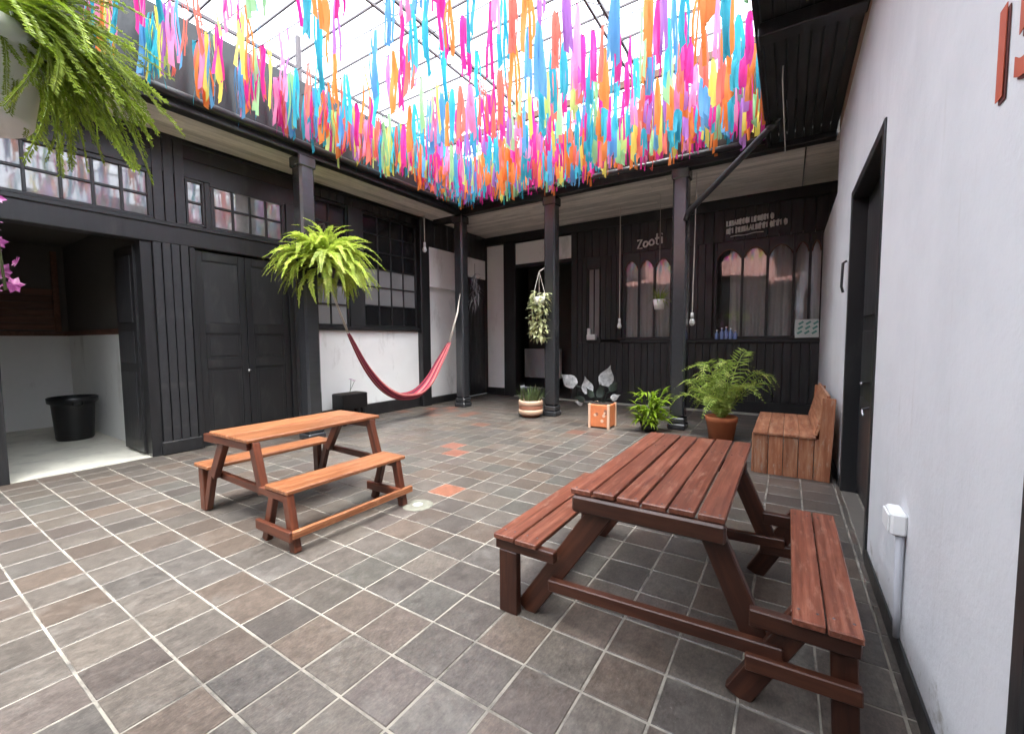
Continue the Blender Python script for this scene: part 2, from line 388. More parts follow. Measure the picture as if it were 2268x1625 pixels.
def tilemesh(dx, dy, col, into=None, o=(0, 0, 0)):
    c = .0035; a, bq = dx / 2, dy / 2
    vs = [(o[0] + sx * (a - i), o[1] + sy * (bq - i), o[2] + z) for (i, z) in ((0, -.012), (0, -c), (c, 0)) for sx, sy in ((-1, -1), (1, -1), (1, 1), (-1, 1))]
    fs = [(8, 9, 10, 11)] + [(l * 4 + k, l * 4 + (k + 1) % 4, l * 4 + 4 + (k + 1) % 4, l * 4 + 4 + k) for l in (0, 1) for k in range(4)]
    if into is not None: into.add(vs, fs, col); return
    t = MB(); t.add(vs, fs, col); return t.mesh(M['tile'], name='tile')
rng = random.Random(3)
variants = [tilemesh(TS - GAP, TS - GAP, tilecol(rng)) for _ in range(44)]
cells = []
for i in range(-16, 13):
    for j in range(-9, 31):
        x0, x1, y0, y1 = TX + i * TS, TX + (i + 1) * TS, TY + j * TS, TY + (j + 1) * TS
        x0, x1, y0, y1 = max(x0, XL), min(x1, XR - .002), max(y0, -1.6), min(y1, YB - .02)
        if x1 - x0 < .03 or y1 - y0 < .03: continue
        cells.append((i, j, x0, x1, y0, y1))
def seen(c):
    p = Vector(((c[2] + c[3]) / 2, (c[4] + c[5]) / 2, -CAMH)); d = p.dot(fw)
    if d < .3: return 99 + p.length
    x, y = p.dot(rr) / d, p.dot(uu) / d
    return p.length + (0 if abs(x) < 1.28 and y > -.92 else 60)
cells.sort(key=seen)
field = MB()
for k, (i, j, x0, x1, y0, y1) in enumerate(cells):
    dx, dy = x1 - x0 - GAP, y1 - y0 - GAP
    whole = abs(x1 - x0 - TS) < 1e-4 and abs(y1 - y0 - TS) < 1e-4
    rc = redspots.get((i, j))
    ce = ((x0 + x1) / 2 + rng.uniform(-.0015, .0015), (y0 + y1) / 2 + rng.uniform(-.0015, .0015), rng.uniform(-.0007, .0009))
    if k < 300:
        me = tilemesh(dx, dy, rc or tilecol(rng)) if (rc or not whole) else rng.choice(variants)
        T = Matrix.Translation(ce) @ Matrix.Rotation(rng.uniform(-.0035, .0035), 4, 'X') @ Matrix.Rotation(rng.uniform(-.0035, .0035), 4, 'Y') @ Matrix.Rotation(rng.choice((0, math.pi)) + rng.uniform(-.004, .004), 4, 'Z')
        link('tile', me, M['tile'], floor, T)
    else:
        tilemesh(dx, dy, rc or tilecol(rng), field, ce)
tag(field.build('tile', M['tile'], floor), kind='stuff')

mb = MB(); mb.box(-11.3, XL - .005, -1.2, 2.3, -.05, .004)
rf = tag(mb.build('room_floor', plain('cream_tile', (.66, .64, .55), .45, .15, 3, .05, dirt=((.3, .28, .24), 3, .5, .85))), kind='structure')
mb = MB(); mb.box(-6.2, -4.2, YB, 12.3, -.05, -.004)
tag(mb.build('hall_floor', plain('hall_floor', (.05, .045, .04), .4)), kind='structure')

# ------------------------------------------------------------------ left timber facade
lf = thing('timber_facade', (XL, 4, 0), 'long black timber facade with doors, transom panes and a white lower wall on the left', 'facade')
BK, BV, CH = M['black'], M['blackv'], M['charcoal']
def vboards(parent, name, material, axis, a0, a1, z0, z1, at, th, n, jitter=.006, gap=.006):
    """upright boards side by side; axis 'y': along Y on plane X=at, axis 'x': along X on plane Y=at"""
    w = (a1 - a0) / n
    for k in range(n):
        j = random.uniform(0, jitter)
        p, q = a0 + k * w + gap / 2, a0 + (k + 1) * w - gap / 2
        mid = (p + q) / 2
        if axis == 'y': beam(name, material, parent, (at - th / 2 + j, mid, z0), (at - th / 2 + j, mid, z1), q - p, th, .004, up=(1, 0, 0))
        else: beam(name, material, parent, (mid, at + th / 2 - j, z0), (mid, at + th / 2 - j, z1), q - p, th, .004, up=(0, 1, 0))
# backing masonry of the facade (dark, behind the joinery)
box('backing_wall', M['darkwall'], lf, XL - .30, XL - .14, 4.2, YB + .4, 0, 4.25, 0)
box('backing_wall', M['darkwall'], lf, XL - .30, XL - .14, 2.30, 4.2, 0, 3.0, 0)
box('header_wall', M['darkwall'], lf, XL - .3, XL - .1, -2.5, 4.2, 3.75, 4.3, 0)
box('jamb_wall', M['whitein'], lf, XL - .3, XL - .02, -2.5, .84, 0, 2.78, 0)
# jamb, pier, lintel
vboards(lf, 'jamb_board', BK, 'y', -.2, .86, 0.0, 2.78, XL + .03, .05, 6)
vboards(lf, 'pier_board', CH, 'y', 2.20, 2.60, .18, 2.8, XL + .05, .06, 4, .012, .012)
vboards(lf, 'pier_board', CH, 'y', 2.24, 2.60, 3.08, 4.2, XL + .04, .06, 3, .012, .012)
box('pier_core', BV, lf, XL - .14, XL - .012, 2.2, 2.6, 0, 4.2)
box('pier_plinth', BV, lf, XL - .14, XL + .075, 2.18, 2.64, 0, .18, .012)
box('lintel', BV, lf, XL - .14, XL + .06, -2.4, 4.28, 2.79, 3.07, .01)
box('lintel_moulding', BV, lf, XL + .06, XL + .085, -2.4, 4.28, 3.02, 3.075, .008)
box('head_board', BV, lf, XL - .1, XL + .03, -2.4, 4.3, 3.72, 3.96, .006)
box('head_board', BV, lf, XL - .1, XL + .02, -2.4, 4.3, 3.965, 4.22, .006)

def window_grid(parent, axis, at, us, zs, glassmat, bar=.03, depth=.05, frame=.05, name='transom_window', panes=None, back=None):
    """frame + bars + one object per pane; us/zs are the grid lines"""
    root = None
    def bx(nm, mt, par, u0, u1, z0, z1, d0, d1, c=.004):
        if axis == 'y': return box(nm, mt, par, at - d1, at - d0, u0, u1, z0, z1, c)
        return box(nm, mt, par, u0, u1, at + d0, at + d1, z0, z1, c)
    root = bx(name, BV, parent, us[0] - frame, us[-1] + frame, zs[0] - frame, zs[0], -.01, depth)
    bx('frame', BV, root, us[0] - frame, us[-1] + frame, zs[-1], zs[-1] + frame, -.01, depth)
    bx('frame', BV, root, us[0] - frame, us[0], zs[0] + .001, zs[-1] - .001, -.008, depth)
    bx('frame', BV, root, us[-1], us[-1] + frame, zs[0] + .001, zs[-1] - .001, -.008, depth)
    for u in us[1:-1]: bx('bar', BV, root, u - bar / 2, u + bar / 2, zs[0] + .001, zs[-1] - .001, 0, depth - .005)
    for z in zs[1:-1]: bx('bar', BV, root, us[0] + .001, us[-1] - .001, z - bar / 2, z + bar / 2, .003, depth - .008)
    for i in range(len(us) - 1):
        for j in range(len(zs) - 1):
            g = glassmat if panes is None else panes(i, j)
            tilt = random.uniform(-.012, .012)
            o = bx('pane', g, root, us[i] + .004, us[i + 1] - .004, zs[j] + .004, zs[j + 1] - .004, depth * .5, depth * .5 + .006, 0)
            o.rotation_mode = 'XYZ'; o.rotation_euler = (tilt, 0, 0) if axis == 'x' else (0, tilt, 0)
    return root
TG = M['transom']
window_grid(lf, 'y', XL + .02, [-.1, .12, .36, .61, .87, 1.13, 1.41, 1.68, 1.94, 2.19], [3.12, 3.38, 3.66], TG)
window_grid(lf, 'y', XL + .02, [2.635, 2.80], [3.13, 3.41, 3.68], TG, frame=.03)
box('mullion', BV, lf, XL - .1, XL + .03, 2.835, 2.905, 3.08, 3.715)
window_grid(lf, 'y', XL + .02, [2.955, 3.20, 3.44, 3.68, 3.92], [3.13, 3.41, 3.68], TG)
# loft room behind the transoms with pale walls seen through the glass
box('loft_wall', M['whitein'], lf, XL - 2.2, XL - 2.1, -2.4, 4.2, 3.31, 4.22, 0)
# double doors
def leaf(parent, y0, y1, x, name='door_leaf', kn=None):
    z0, z1 = .02, 2.76; st = .09
    l = box(name, BV, parent, x - .03, x, y0, y0 + st, z0, z1)
    box('stile', BV, l, x - .03, x, y1 - st, y1, z0, z1)
    for a, c in ((z0, z0 + .16), (1.12, 1.24), (1.62, 1.76), (z1 - .12, z1)):
        box('rail', BV, l, x - .029, x - .001, y0 + st + .001, y1 - st - .001, a, c)
    for a, c, mt in ((z0 + .16, 1.12, BV), (1.24, 1.62, BV), (1.76, z1 - .12, CH)):
        box('panel', mt, l, x - .022, x - .012, y0 + st + .002, y1 - st - .002, a + .002, c - .002, .003)
        if c < 1.7:
            box('raised_field', mt, l, x - .012, x - .003, y0 + st + .05, y1 - st - .05, a + .05, c - .05, .012)
        for zz in (a + .006, c - .006):
            beam('moulding', BV, l, (x - .006, y0 + st + .004, zz), (x - .006, y1 - st - .004, zz), .012, .012)
    return l
d1 = leaf(lf, 2.68, 3.325, XL + .0)
d2 = leaf(lf, 3.335, 3.98, XL + .002)
box('door_frame', BV, lf, XL - .1, XL + .04, 2.61, 2.675, 0, 2.785)
box('door_frame', BV, lf, XL - .1, XL + .04, 3.985, 4.06, 0, 2.785)
vboards(lf, 'pier_board', CH, 'y', 4.06, 4.28, .0, 2.785, XL + .045, .06, 2, .01, .01)
vboards(lf, 'pier_board', CH, 'y', 3.98, 4.28, 3.085, 3.715, XL + .04, .06, 2, .01, .01)
mb = MB(); mb.tube([(XL + .002, 3.30, 1.06), (XL + .05, 3.30, 1.06)], .012); mb.tube([(XL + .05, 3.30, 1.06), (XL + .075, 3.30, 1.06)], [.024, .018], 12)
mb.build('door_knob', plain('steel_knob', (.6, .6, .6), .25, metal=1), lf, True)
# open leaf folded into the room
op = box('open_leaf', BV, lf, XL - .86, XL - .16, 2.05, 2.10, .03, 2.76)
for a, c in ((.2, 1.1), (1.22, 1.64), (1.76, 2.62)):
    box('panel', CH, op, XL - .76, XL - .26, 2.040, 2.052, a, c, .012)
box('door_frame', BV, lf, XL - .16, XL + .02, 2.08, 2.198, .0, 2.786)
# white lower wall and its windows
box('lower_wall', M['whitein'], lf, XL - .14, XL - .02, 4.28, 6.95, .24, 1.69, .006)
box('skirting', BV, lf, XL - .14, XL, 4.28, 6.95, 0, .237, .01)
box('sill', BV, lf, XL - .14, XL + .05, 4.28, 6.95, 1.693, 1.76, .008)
greyp = glass('milky_pane', .12, (.7, .7, .7), .5)
milk = plain('frosted_pane', (.20, .195, .195), .35, .25, 3, .05)
darkp = plain('dark_pane', (.012, .012, .013), .15, .3, 3, .0)
window_grid(lf, 'y', XL + .0, [4.42, 4.78, 5.12], [1.80, 2.16, 2.52, 2.88, 3.24, 3.6, 3.94], milk, .025, .05, .04, 'lattice_window', lambda i, j: milk if j < 2 else darkp)
box('mullion', CH, lf, XL - .1, XL + .03, 5.165, 5.475, 1.762, 3.99)
window_grid(lf, 'y', XL + .0, [5.52, 5.87, 6.20, 6.53, 6.87], [1.80, 2.19, 2.56, 2.92, 3.26, 3.6, 3.94], milk, .025, .05, .04, 'lattice_window', lambda i, j: darkp if j == 0 or j > 2 else milk)
vboards(lf, 'upper_board', BK, 'y', 4.30, 6.94, 4.0, 4.2, XL + .01, .04, 16)
# post, white doorway section, black door in the corner
box('post', BV, lf, XL - .14, XL + .10, 6.955, 7.23, 0, 4.2, .012)
box('white_wall', M['whitein'], lf, XL - .14, XL - .05, 7.232, 8.38, .16, 3.6, 0)
box('white_lintel', M['whitein'], lf, XL - .049, XL + .06, 7.234, 8.38, 2.70, 3.6, .006)
box('skirting', BV, lf, XL - .14, XL + .02, 7.232, 8.38, 0, .16, .01)
vboards(lf, 'upper_board', BK, 'y', 7.232, 9.45, 3.602, 4.2, XL + .05, .05, 10)
box('post', BV, lf, XL - .14, XL + .08, 8.382, 8.52, 0, 3.6, .01)
vboards(lf, 'door_board', BK, 'y', 8.522, 9.40, .05, 3.1, XL + .02, .05, 6)
box('white_wall', M['whitein'], lf, XL - .14, XL + .02, 8.522, 9.45, 3.105, 3.6, 0)

box('attic_leak_slab', M['darkwall'], lf, XL - 4.4, XL + .045, -2.5, YB + 3, 4.222, 4.30, 0)  # unseen slab added to close a light leak above the gallery ceiling
# the side room: walls, dado, shelf board
rm = thing('side_room', (-9.2, .8, 0), 'dim room behind the left opening with white lower walls and brown shutters', 'room')
WI = M['whitein']
box('lower_wall', WI, rm, -11.2, -11.0, -1.2, 2.2, .004, 1.62, 0)
box('upper_wall', M['darkwall'], rm, -11.2, -11.0, -1.2, 2.2, 1.70, 3.2, 0)
box('dado_rail', M['brown'], rm, -11.0, -10.96, -1.2, 2.2, 1.62, 1.70, .006)
box('lower_wall', WI, rm, -11.0, XL - .31, 2.2, 2.32, .004, 1.62, 0)
box('upper_wall', M['darkwall'], rm, -11.0, XL - .31, 2.2, 2.32, 1.62, 3.2, 0)
box('dado_rail', M['brown'], rm, -11.0, XL - .31, 2.165, 2.2, 1.62, 1.70, .006)
box('side_wall', WI, rm, -11.2, XL - .31, -1.35, -1.2, 0, 3.2, 0)
box('ceiling', M['darkwall'], rm, -11.2, XL - .1, -1.35, 2.32, 3.2, 3.3, 0)
for k in range(6): # shutter boards above the dado
    beam('shutter_board', M['brown'], rm, (-10.97, .2, 1.78 + k * .12), (-10.97, 2.02, 1.78 + k * .12), .03, .112, .004)
box('shutter_post', M['brown'], rm, -10.96, -10.92, 2.02, 2.1, 1.7, 3.1)
box('socket', M['plasticwhite'], rm, -7.95, -7.88, 2.17, 2.2, 1.72, 1.84, .006)

# ------------------------------------------------------------------ back shop facade
bf = thing('shop_facade', (-2, YB, 0), 'black boarded shop facade with arched windows under the back gallery', 'facade')
box('white_panel', M['whitein'], bf, -6.9, -6.34, YB, YB + .15, .2, 3.98, .004)
box('skirting', BV, bf, -6.94, -6.34, YB - .02, YB + .15, 0, .198, .008)
box('post', BV, bf, -6.338, -5.98, YB - .05, YB + .2, 0, 4.0, .012)
box('white_lintel', M['whitein'], bf, -5.978, -4.40, YB - .01, YB + .18, 3.42, 3.96, .004)
box('lintel', BV, bf, -5.978, -4.40, YB - .03, YB + .18, 3.33, 3.418, .006)
box('wall_plate', BV, bf, -6.94, 1.3, YB - .06, YB + .15, 4.0, 4.2, .01)
box('post', BV, bf, -4.398, -4.24, YB - .04, YB + .2, 0, 3.998, .01)
# threshold line
box('threshold', M['cement'], bf, -6.0, -.2, YB - .10, YB - .02, -.004, .035, .006)
# lower boards, sill, upper boards
vboards(bf, 'lower_board', BK, 'x', -4.238, .48, .26, 1.40, YB - .03, .05, 34)
box('kick_board', BV, bf, -4.238, .48, YB - .04, YB + .05, 0, .258, .008)
box('sill', BV, bf, -3.18, .52, YB - .10, YB + .08, 1.402, 1.47, .01)
box('backing_wall', M['darkwall'], bf, -4.3, 1.3, YB + .05, YB + .15, 0, 1.41, 0)
box('backing_wall', M['darkwall'], bf, -4.3, 1.3, YB + .05, YB + .15, 3.45, 4.2, 0)
vboards(bf, 'upper_board', BK, 'x', -4.238, 1.28, 3.38, 3.999, YB - .02, .06, 30)
vboards(bf, 'wide_board', BK, 'x', -4.238, -4.0, 1.41, 3.378, YB - .02, .05, 2)
vboards(bf, 'wide_board', BK, 'x', -3.66, -3.16, 1.475, 3.378, YB - .02, .05, 4)
vboards(bf, 'wide_board', BK, 'x', -1.86, -1.30, 1.475, 3.378, YB - .02, .05, 4)
vboards(bf, 'end_board', BK, 'x', .482, 1.28, .0, 3.378, YB - .0, .05, 5)
# narrow window
window_grid(bf, 'x', YB - .01, [-3.96, -3.83, -3.70], [1.52, 3.10], milk, .02, .05, .03, 'narrow_window')
box('wide_board', BV, bf, -3.998, -3.662, YB - .012, YB + .03, 3.135, 3.378)
box('narrow_sill', BV, bf, -3.998, -3.662, YB - .012, YB + .03, 1.41, 1.485)

def arched_window(us, z0, zs_spring, rise):
    """lights with arched heads cut in a head board, glass and bars"""
    at = YB
    w = box('arched_window', BV, bf, us[0] - .06, us[-1] + .06, at - .035, at + .03, z0 - .0, z0 + .05)
    for u in us:
        box('bar', BV, w, u - .022, u + .022, at - .03, at + .03, z0 + .051, 3.37)
    for i in range(len(us) - 1):
        a, c = us[i] + .024, us[i + 1] - .024
        n = 10; mb = MB()
        top = 3.372
        pts = [(a + (c - a) * k / n, zs_spring + rise * math.sin(math.pi * k / n) ** .75) for k in range(n + 1)]
        for k in range(n):
            (xa, za), (xb, zb) = pts[k], pts[k + 1]
            vs = [(xa, at - .02, za), (xb, at - .02, zb), (xb, at - .02, top), (xa, at - .02, top), (xa, at + .02, za), (xb, at + .02, zb), (xb, at + .02, top), (xa, at + .02, top)]
            mb.add(vs, [(0, 1, 2, 3), (5, 4, 7, 6), (1, 0, 4, 5)])
        mb.build('arched_head', BV, w)
        mb = MB(); mb.tube([(x, at - .022, z) for x, z in pts], .012, 6); mb.build('arch_moulding', M['brown'], w, True)
        o = box('pane', M['glass'], w, a, c, at + .022, at + .027, z0 + .05, 3.36, 0)
        o.rotation_euler = (random.uniform(-.01, .01), 0, random.uniform(-.012, .012))
    return w
arched_window([-3.12, -2.78, -2.45, -2.10, -1.90], 1.475, 3.02, .17)
arched_window([-1.25, -.78, -.36, .06, .30, .48], 1.475, 3.04, .18)
# curtains
def curtain(name, x0, x1, z0, z1, y, folds, label=None):
    mb = MB(); n = folds * 8; vs = []
    ph = random.uniform(0, 6)
    for k in range(n + 1):
        x = x0 + (x1 - x0) * k / n
        for z, amp in ((z0, .035), ((z0 + z1) / 2, .028), (z1, .018)):
            vs.append((x + .01 * math.sin(k * .37 + z * 3), y + amp * math.sin(ph + k / 8 * 2 * math.pi + .5 * math.sin(z * 2 + k * .1)), z))
    mb.add(vs, [(k * 3 + j, k * 3 + 3 + j, k * 3 + 4 + j, k * 3 + 1 + j) for k in range(n) for j in range(2)])
    return mb.build(name, M['curtain'], bf, True)
curtain('curtain', -3.1, -1.92, 1.45, 3.44, YB + .085, 9)
curtain('curtain', -1.0, .5, 1.45, 3.44, YB + .085, 12)
box('shop_back_wall', M['darkwall'], bf, -4.3, 1.3, YB + .6, YB + .7, 0, 4.2, 0)
# hall behind the opening
hl = thing('entrance_hall', (-5.2, 11, 0), 'dark hallway with a white low wall seen through the back opening', 'room')
box('end_wall', M['darkwall'], hl, -7.2, -3.4, 12.2, 12.35, 0, 4.1, 0)
box('low_wall', WI, hl, -7.0, -5.75, 11.6, 11.72, .3, 1.2, .004)
box('low_wall_base', BV, hl, -7.0, -5.75, 11.59, 11.73, 0, .298)
box('pale_post', WI, hl, -5.52, -5.34, 11.9, 12.0, .3, 4.0)
box('pale_wall', M['cornice'], hl, -5.1, -4.7, 11.95, 12.05, 1.2, 3.4)
box('side_wall', M['darkwall'], hl, -4.3, -4.2, YB + .2, 12.2, 0, 4.1, 0)
box('side_wall', BV, hl, -7.3, -7.2, YB + .2, 12.2, 0, 4.1, 0)
box('ceiling', M['darkwall'], hl, -7.3, -4.2, YB + .15, 12.35, 4.0, 4.1, 0)

# ------------------------------------------------------------------ right white wall
rw = thing('plaster_wall', (XR, 3, 0), 'tall white plastered wall with a black door and red painted number', 'wall')
WH = M['white']
box('wall_face', WH, rw, XR, XR + .3, 1.47, 3.6, 0, 4.30, 0)
box('wall_face', WH, rw, XR, XR + .3, 3.6, 5.22, 2.84, 4.30, 0)
box('wall_face', WH, rw, XR, XR + .3, 5.22, 6.95, 0, 4.30, 0)
box('wall_face', WH, rw, XR, XR + .3, 6.95, YB - .02, 0, 3.35, .02)
box('wall_face', WH, rw, XR, XR + .3, -3.5, .3, 0, 4.30, 0)
box('wall_face', WH, rw, XR, XR + .3, .3, 1.47, 2.3, 4.30, 0)
box('recess_wall', M['darkwall'], rw, 1.28, 1.4, 6.9, YB + .1, 0, 4.3, 0)
box('recess_side', M['darkwall'], rw, XR + .301, 1.3, 6.84, 6.95, 3.0, 4.3, 0)
box('skirting', BV, rw, XR - .014, XR - .001, 1.47, 3.56, 0, .10, .003)
box('skirting', BV, rw, XR - .014, XR - .001, 5.3, YB - .1, 0, .10, .003)
box('cornice_band', M['cornice'], rw, XR - .006, XR - .001, -3, 6.94, 4.10, 4.245, .001)
# recessed black door
dr = box('door', BV, rw, XR + .11, XR + .15, 3.66, 5.16, .04, 2.78)
for a, c in ((.15, .95), (1.08, 1.55), (1.68, 2.65)):
    for y0, y1 in ((3.74, 4.36), (4.46, 5.08)):
        box('panel', CH, dr, XR + .098, XR + .112, y0, y1, a, c, .012)
box('door_frame', BV, rw, XR - .012, XR + .16, 3.575, 3.659, 0, 2.86, .006)
box('door_frame', BV, rw, XR - .012, XR + .16, 5.161, 5.245, 0, 2.86, .006)
box('door_frame', BV, rw, XR - .011, XR + .16, 3.66, 5.16, 2.781, 2.86, .006)
box('backing_wall', M['darkwall'], rw, XR + .301, XR + .4, 3.4, 5.4, 0, 3, 0)  # unseen box added to block daylight leaking under the door
box('backing_wall', M['darkwall'], rw, XR + .301, XR + .4, .1, 1.6, 0, 2.5, 0)  # same added light block behind the near doorway
box('threshold', plain('worn_threshold', (.13, .115, .10), .6, .3, 12, .2), rw, XR - .001, XR + .11, 3.66, 5.16, -.03, .006, .003)
mb = MB(); mb.tube([(XR + .1, 4.52, 1.12), (XR + .04, 4.52, 1.12), (XR + .03, 4.40, 1.12)], .012, 8); mb.tube([(XR + .1, 4.5, .92), (XR + .05, 4.5, .9), (XR + .05, 4.42, .86)], .01, 8)
mb.build('door_handle', plain('handle_steel', (.35, .35, .36), .3, metal=1), rw, True)
mb = MB(); mb.tube([(XR - .01, 5.42, 2.25), (XR - .04, 5.42, 2.23), (XR - .045, 5.42, 2.0), (XR - .03, 5.42, 1.94)], .012, 8); mb.build('wall_hook', M['gut'], rw, True)
# near doorway at the right edge of the picture
box('door_frame', BV, rw, XR - .01, XR + .16, 1.40, 1.468, 0, 2.3, .006)
box('door', BV, rw, XR + .06, XR + .1, .3, 1.40, 0, 2.3)
# painted number
def text_mesh(txt, size, ext, material):
    cu = bpy.data.curves.new('txt', 'FONT'); cu.body = txt; cu.size = size; cu.extrude = ext; cu.offset = .006 * size / .3
    ob = bpy.data.objects.new('txt', cu); COL.objects.link(ob)
    dg = bpy.context.evaluated_depsgraph_get()
    me = bpy.data.meshes.new_from_object(ob.evaluated_get(dg)); bpy.data.objects.remove(ob)
    me.materials.clear(); me.materials.append(material)
    return me
for dxx, mt, nm in ((.006, 'number', 'painted_number'), (.0025, 'numberdark', 'number_shadow')):
    me = text_mesh('15', .34, .001, M[mt])
    o = (0, -.012, -.012) if nm == 'number_shadow' else (0, 0, 0)
    Mx = Matrix(((0, 0, -1, XR - dxx), (-1, 0, 0, 1.86 + o[1]), (0, 1, 0, 2.16 + o[2]), (0, 0, 0, 1)))
    link(nm, me, None, rw, Mx)

# ------------------------------------------------------------------ gallery roofs: ceilings, beams, fascias
gl = thing('gallery_roof', (XC, 3, 4.2), 'pale boarded ceiling of the left gallery with black eave', 'roof')
for k in range(8):
    x = XL + .05 + (k + .5) * .105
    beam('ceiling_board', M['ceil'], gl, (x, -2.5, ZC + .02), (x, YC - .12, ZC + .02), .103, .02, .003, up=(0, 0, 1))
box('eave_beam', BV, gl, XC - .06, XC + .10, -2.5, YC - .13, ZC - .01, ZC + .14, .01)
box('fascia', BV, gl, XC + .04, XC + .075, -2.5, YC - .2, ZC + .141, 5.25, .004)
mb = MB(); mb.tube([(XC + .16, -2.5, ZC + .11), (XC + .16, YC - .3, ZC + .11)], .055, 10); mb.build('gutter', M['gut'], gl, True)
box('roof_slab', BV, gl, XL - 5, XC + .04, -2.5, YC - .2, 5.0, 5.1, 0)
mb = MB(); mb.tube([(XL + .02, -2, ZC - .035), (XL + .02, YC - .3, ZC - .035)], .02, 6); mb.build('cable_pipe', M['gut'], gl, True)

gb = thing('gallery_roof', (-3, 8.5, 4.2), 'pale boarded ceiling of the deep back gallery above the shop facade', 'roof')
n = 18; w = (YB - YC + .1) / n
for k in range(n):
    y = YC - .1 + (k + .5) * w
    xs = [XL + .02, -4.6 + random.uniform(-.4, .4), -1.9 + random.uniform(-.4, .4), 1.28]
    for a, c in zip(xs, xs[1:]):
        beam('ceiling_board', M['ceil'], gb, (a + .003, y, ZC + .02 + random.uniform(0, .004)), (c - .003, y, ZC + .02 + random.uniform(0, .004)), w - .004, .02, .003)
box('eave_beam', BV, gb, XC - .06, XR + .0, YC - .11, YC + .07, ZC - .02, ZC + .16, .01)
box('tie_beam', BV, gb, XL + .1, XC - .062, YC - .09, YC + .06, ZC - .10, ZC + .1, .01)
box('fascia', BV, gb, XC + .04, XR + .3, YC - .2, YC - .165, ZC + .161, 5.2, .004)
mb = MB(); mb.tube([(XC + .1, YC - .25, ZC + .12), (-.35, YC - .25, ZC + .08)], .055, 10); mb.build('gutter', M['gut'], gb, True)
box('roof_slab', BV, gb, XL - 1, 2.5, YC - .16, YB + 3, 5.05, 5.15, 0)
box('grey_flashing', M['grey'], gb, -.62, -.31, YC - .26, YC - .23, 4.5, 5.25, .004)
mb = MB(); mb.tube([(.14, YC + .1, ZC - .012), (.14, YB - .1, ZC - .012)], .008, 6); mb.build('ceiling_cable', M['gut'], gb, True)

gr = thing('eave_soffit', (.1, 3, 4.25), 'black boarded soffit over the white wall at upper right', 'soffit')
ny = 8; w = (XR + .28 - .0) / ny
for k in range(ny):
    x = -.28 + (k + .5) * w
    beam('soffit_board', BK, gr, (x, -3, 4.27), (x, YC - .12, 4.27), w - .008, .03, .004)
box('soffit_edge', BV, gr, -.33, -.285, -3, YC - .12, 4.22, 4.75, .006)
box('cross_beam', BV, gr, -.30, XR - .01, 4.5, 4.66, 4.13, 4.25, .008)
box('roof_slab', BV, gr, -.28, 3.5, -3, YC - .2, 4.76, 4.85, 0)
mb = MB(); mb.tube([(-.12, 5.3, 4.24), (-.12, 5.3, 4.1), (-.10, 7.0, 3.98)], .006, 5); mb.build('hanging_wire', M['rope'], gr, True)

# wing behind the camera: seen only as a reflection in the panes
fwg = thing('street_wing', (-3, -5, 0), 'white wing with red clay tiled roof closing the courtyard', 'building')
box('wall', BV, fwg, -12, 4, -3.9, -3.6, 0, 4.2, 0)
box('side_wall', M['darkwall'], fwg, -7.3, -7.15, -3.6, -2.45, 0, 5, 0)
mb = MB(); nx = 64
for k in range(nx):
    xa, xb = -12 + k * .25, -12 + (k + 1) * .25
    prof = [(xa + (xb - xa) * q / 6, .06 * math.sin(math.pi * q / 6)) for q in range(7)]
    vs = [(x, -3.0, 4.05 + z) for x, z in prof] + [(x, -8, 6.9 + z) for x, z in prof]
    mb.add(vs, [(q, q + 1, q + 8, q + 7) for q in range(6)])
mb.build('roof', M['clay'], fwg, True)

# ------------------------------------------------------------------ timber columns
def column(x, y, ztop, label, w=.23, bracket=True):
    t = thing('timber_column', (x, y, 0), label, 'column', 'black columns of the gallery')
    b = beam('shaft', M['gloss'], t, (x, y, .2), (x, y, ztop), w, w, .03, up=(0, 1, 0))
    box('base', M['gloss'], t, x - w * .62, x + w * .62, y - w * .62, y + w * .62, .0, .10, .02)
    box('base_block', M['gloss'], t, x - w * .56, x + w * .56, y - w * .56, y + w * .56, .10, .2, .02)
    box('capital', M['gloss'], t, x - w * .58, x + w * .58, y - w * .58, y + w * .58, ztop - .16, ztop - .001, .015)
    return t
column(XC, 3.80, ZC - .01, 'black column behind the smaller picnic table carrying the bright green fern')
column(XC, YC - .02, ZC - .02, 'black corner column at the right end of the red hammock')
column(-3.86, YC - .02, ZC - .02, 'black column between the banded clay pot and the hanging trailing plant')
column(-1.50, YC - .05, ZC - .02, 'black column beside the leafy green bush where the drain pipe ends')

# ------------------------------------------------------------------ glazed courtyard roof
gz = thing('glazed_roof', (-3, 3, 5.3), 'translucent sheet roof on thin dark steel bars over the courtyard', 'roof')
ZR = 6.0
ylines = [5.95 + k * .62 for k in range(-14, 6)]
for y in ylines: box('purlin', M['metal'], gz, XL - .6, .9, y - .011, y + .011, ZR - .032, ZR - .005, 0)
rafx = [-6.85, -4.45, -2.22, -.05]
for x in rafx:
    box('rafter', M['metal'], gz, x - .018, x + .018, -3, 9.2, ZR - .09, ZR - .045, 0)
    box('rafter_chord', M['metal'], gz, x - .014, x + .014, -3, 9.2, ZR - .36, ZR - .33, 0)
    for k in range(0, 12):
        y = -2.8 + k
        beam('web', M['metal'], gz, (x, y, ZR - .34), (x, y + .5, ZR - .08), .012, .012, 0)
        beam('web', M['metal'], gz, (x, y + .5, ZR - .08), (x, y + 1, ZR - .34), .012, .012, 0)
box('edge_beam', M['rust'], gz, XL - .4, .7, 7.36, 7.42, 5.72, 5.84, .006)
for x in (-6.1, -3.86, -1.5, .2): box('stub_post', M['metal'], gz, x - .03, x + .03, 7.35, 7.43, 5.0, 5.72, .004)
for y in (3.8, .6): box('stub_post', M['metal'], gz, -6.13, -6.07, y - .03, y + .03, 5.0, 5.9, .004)
pme = {}
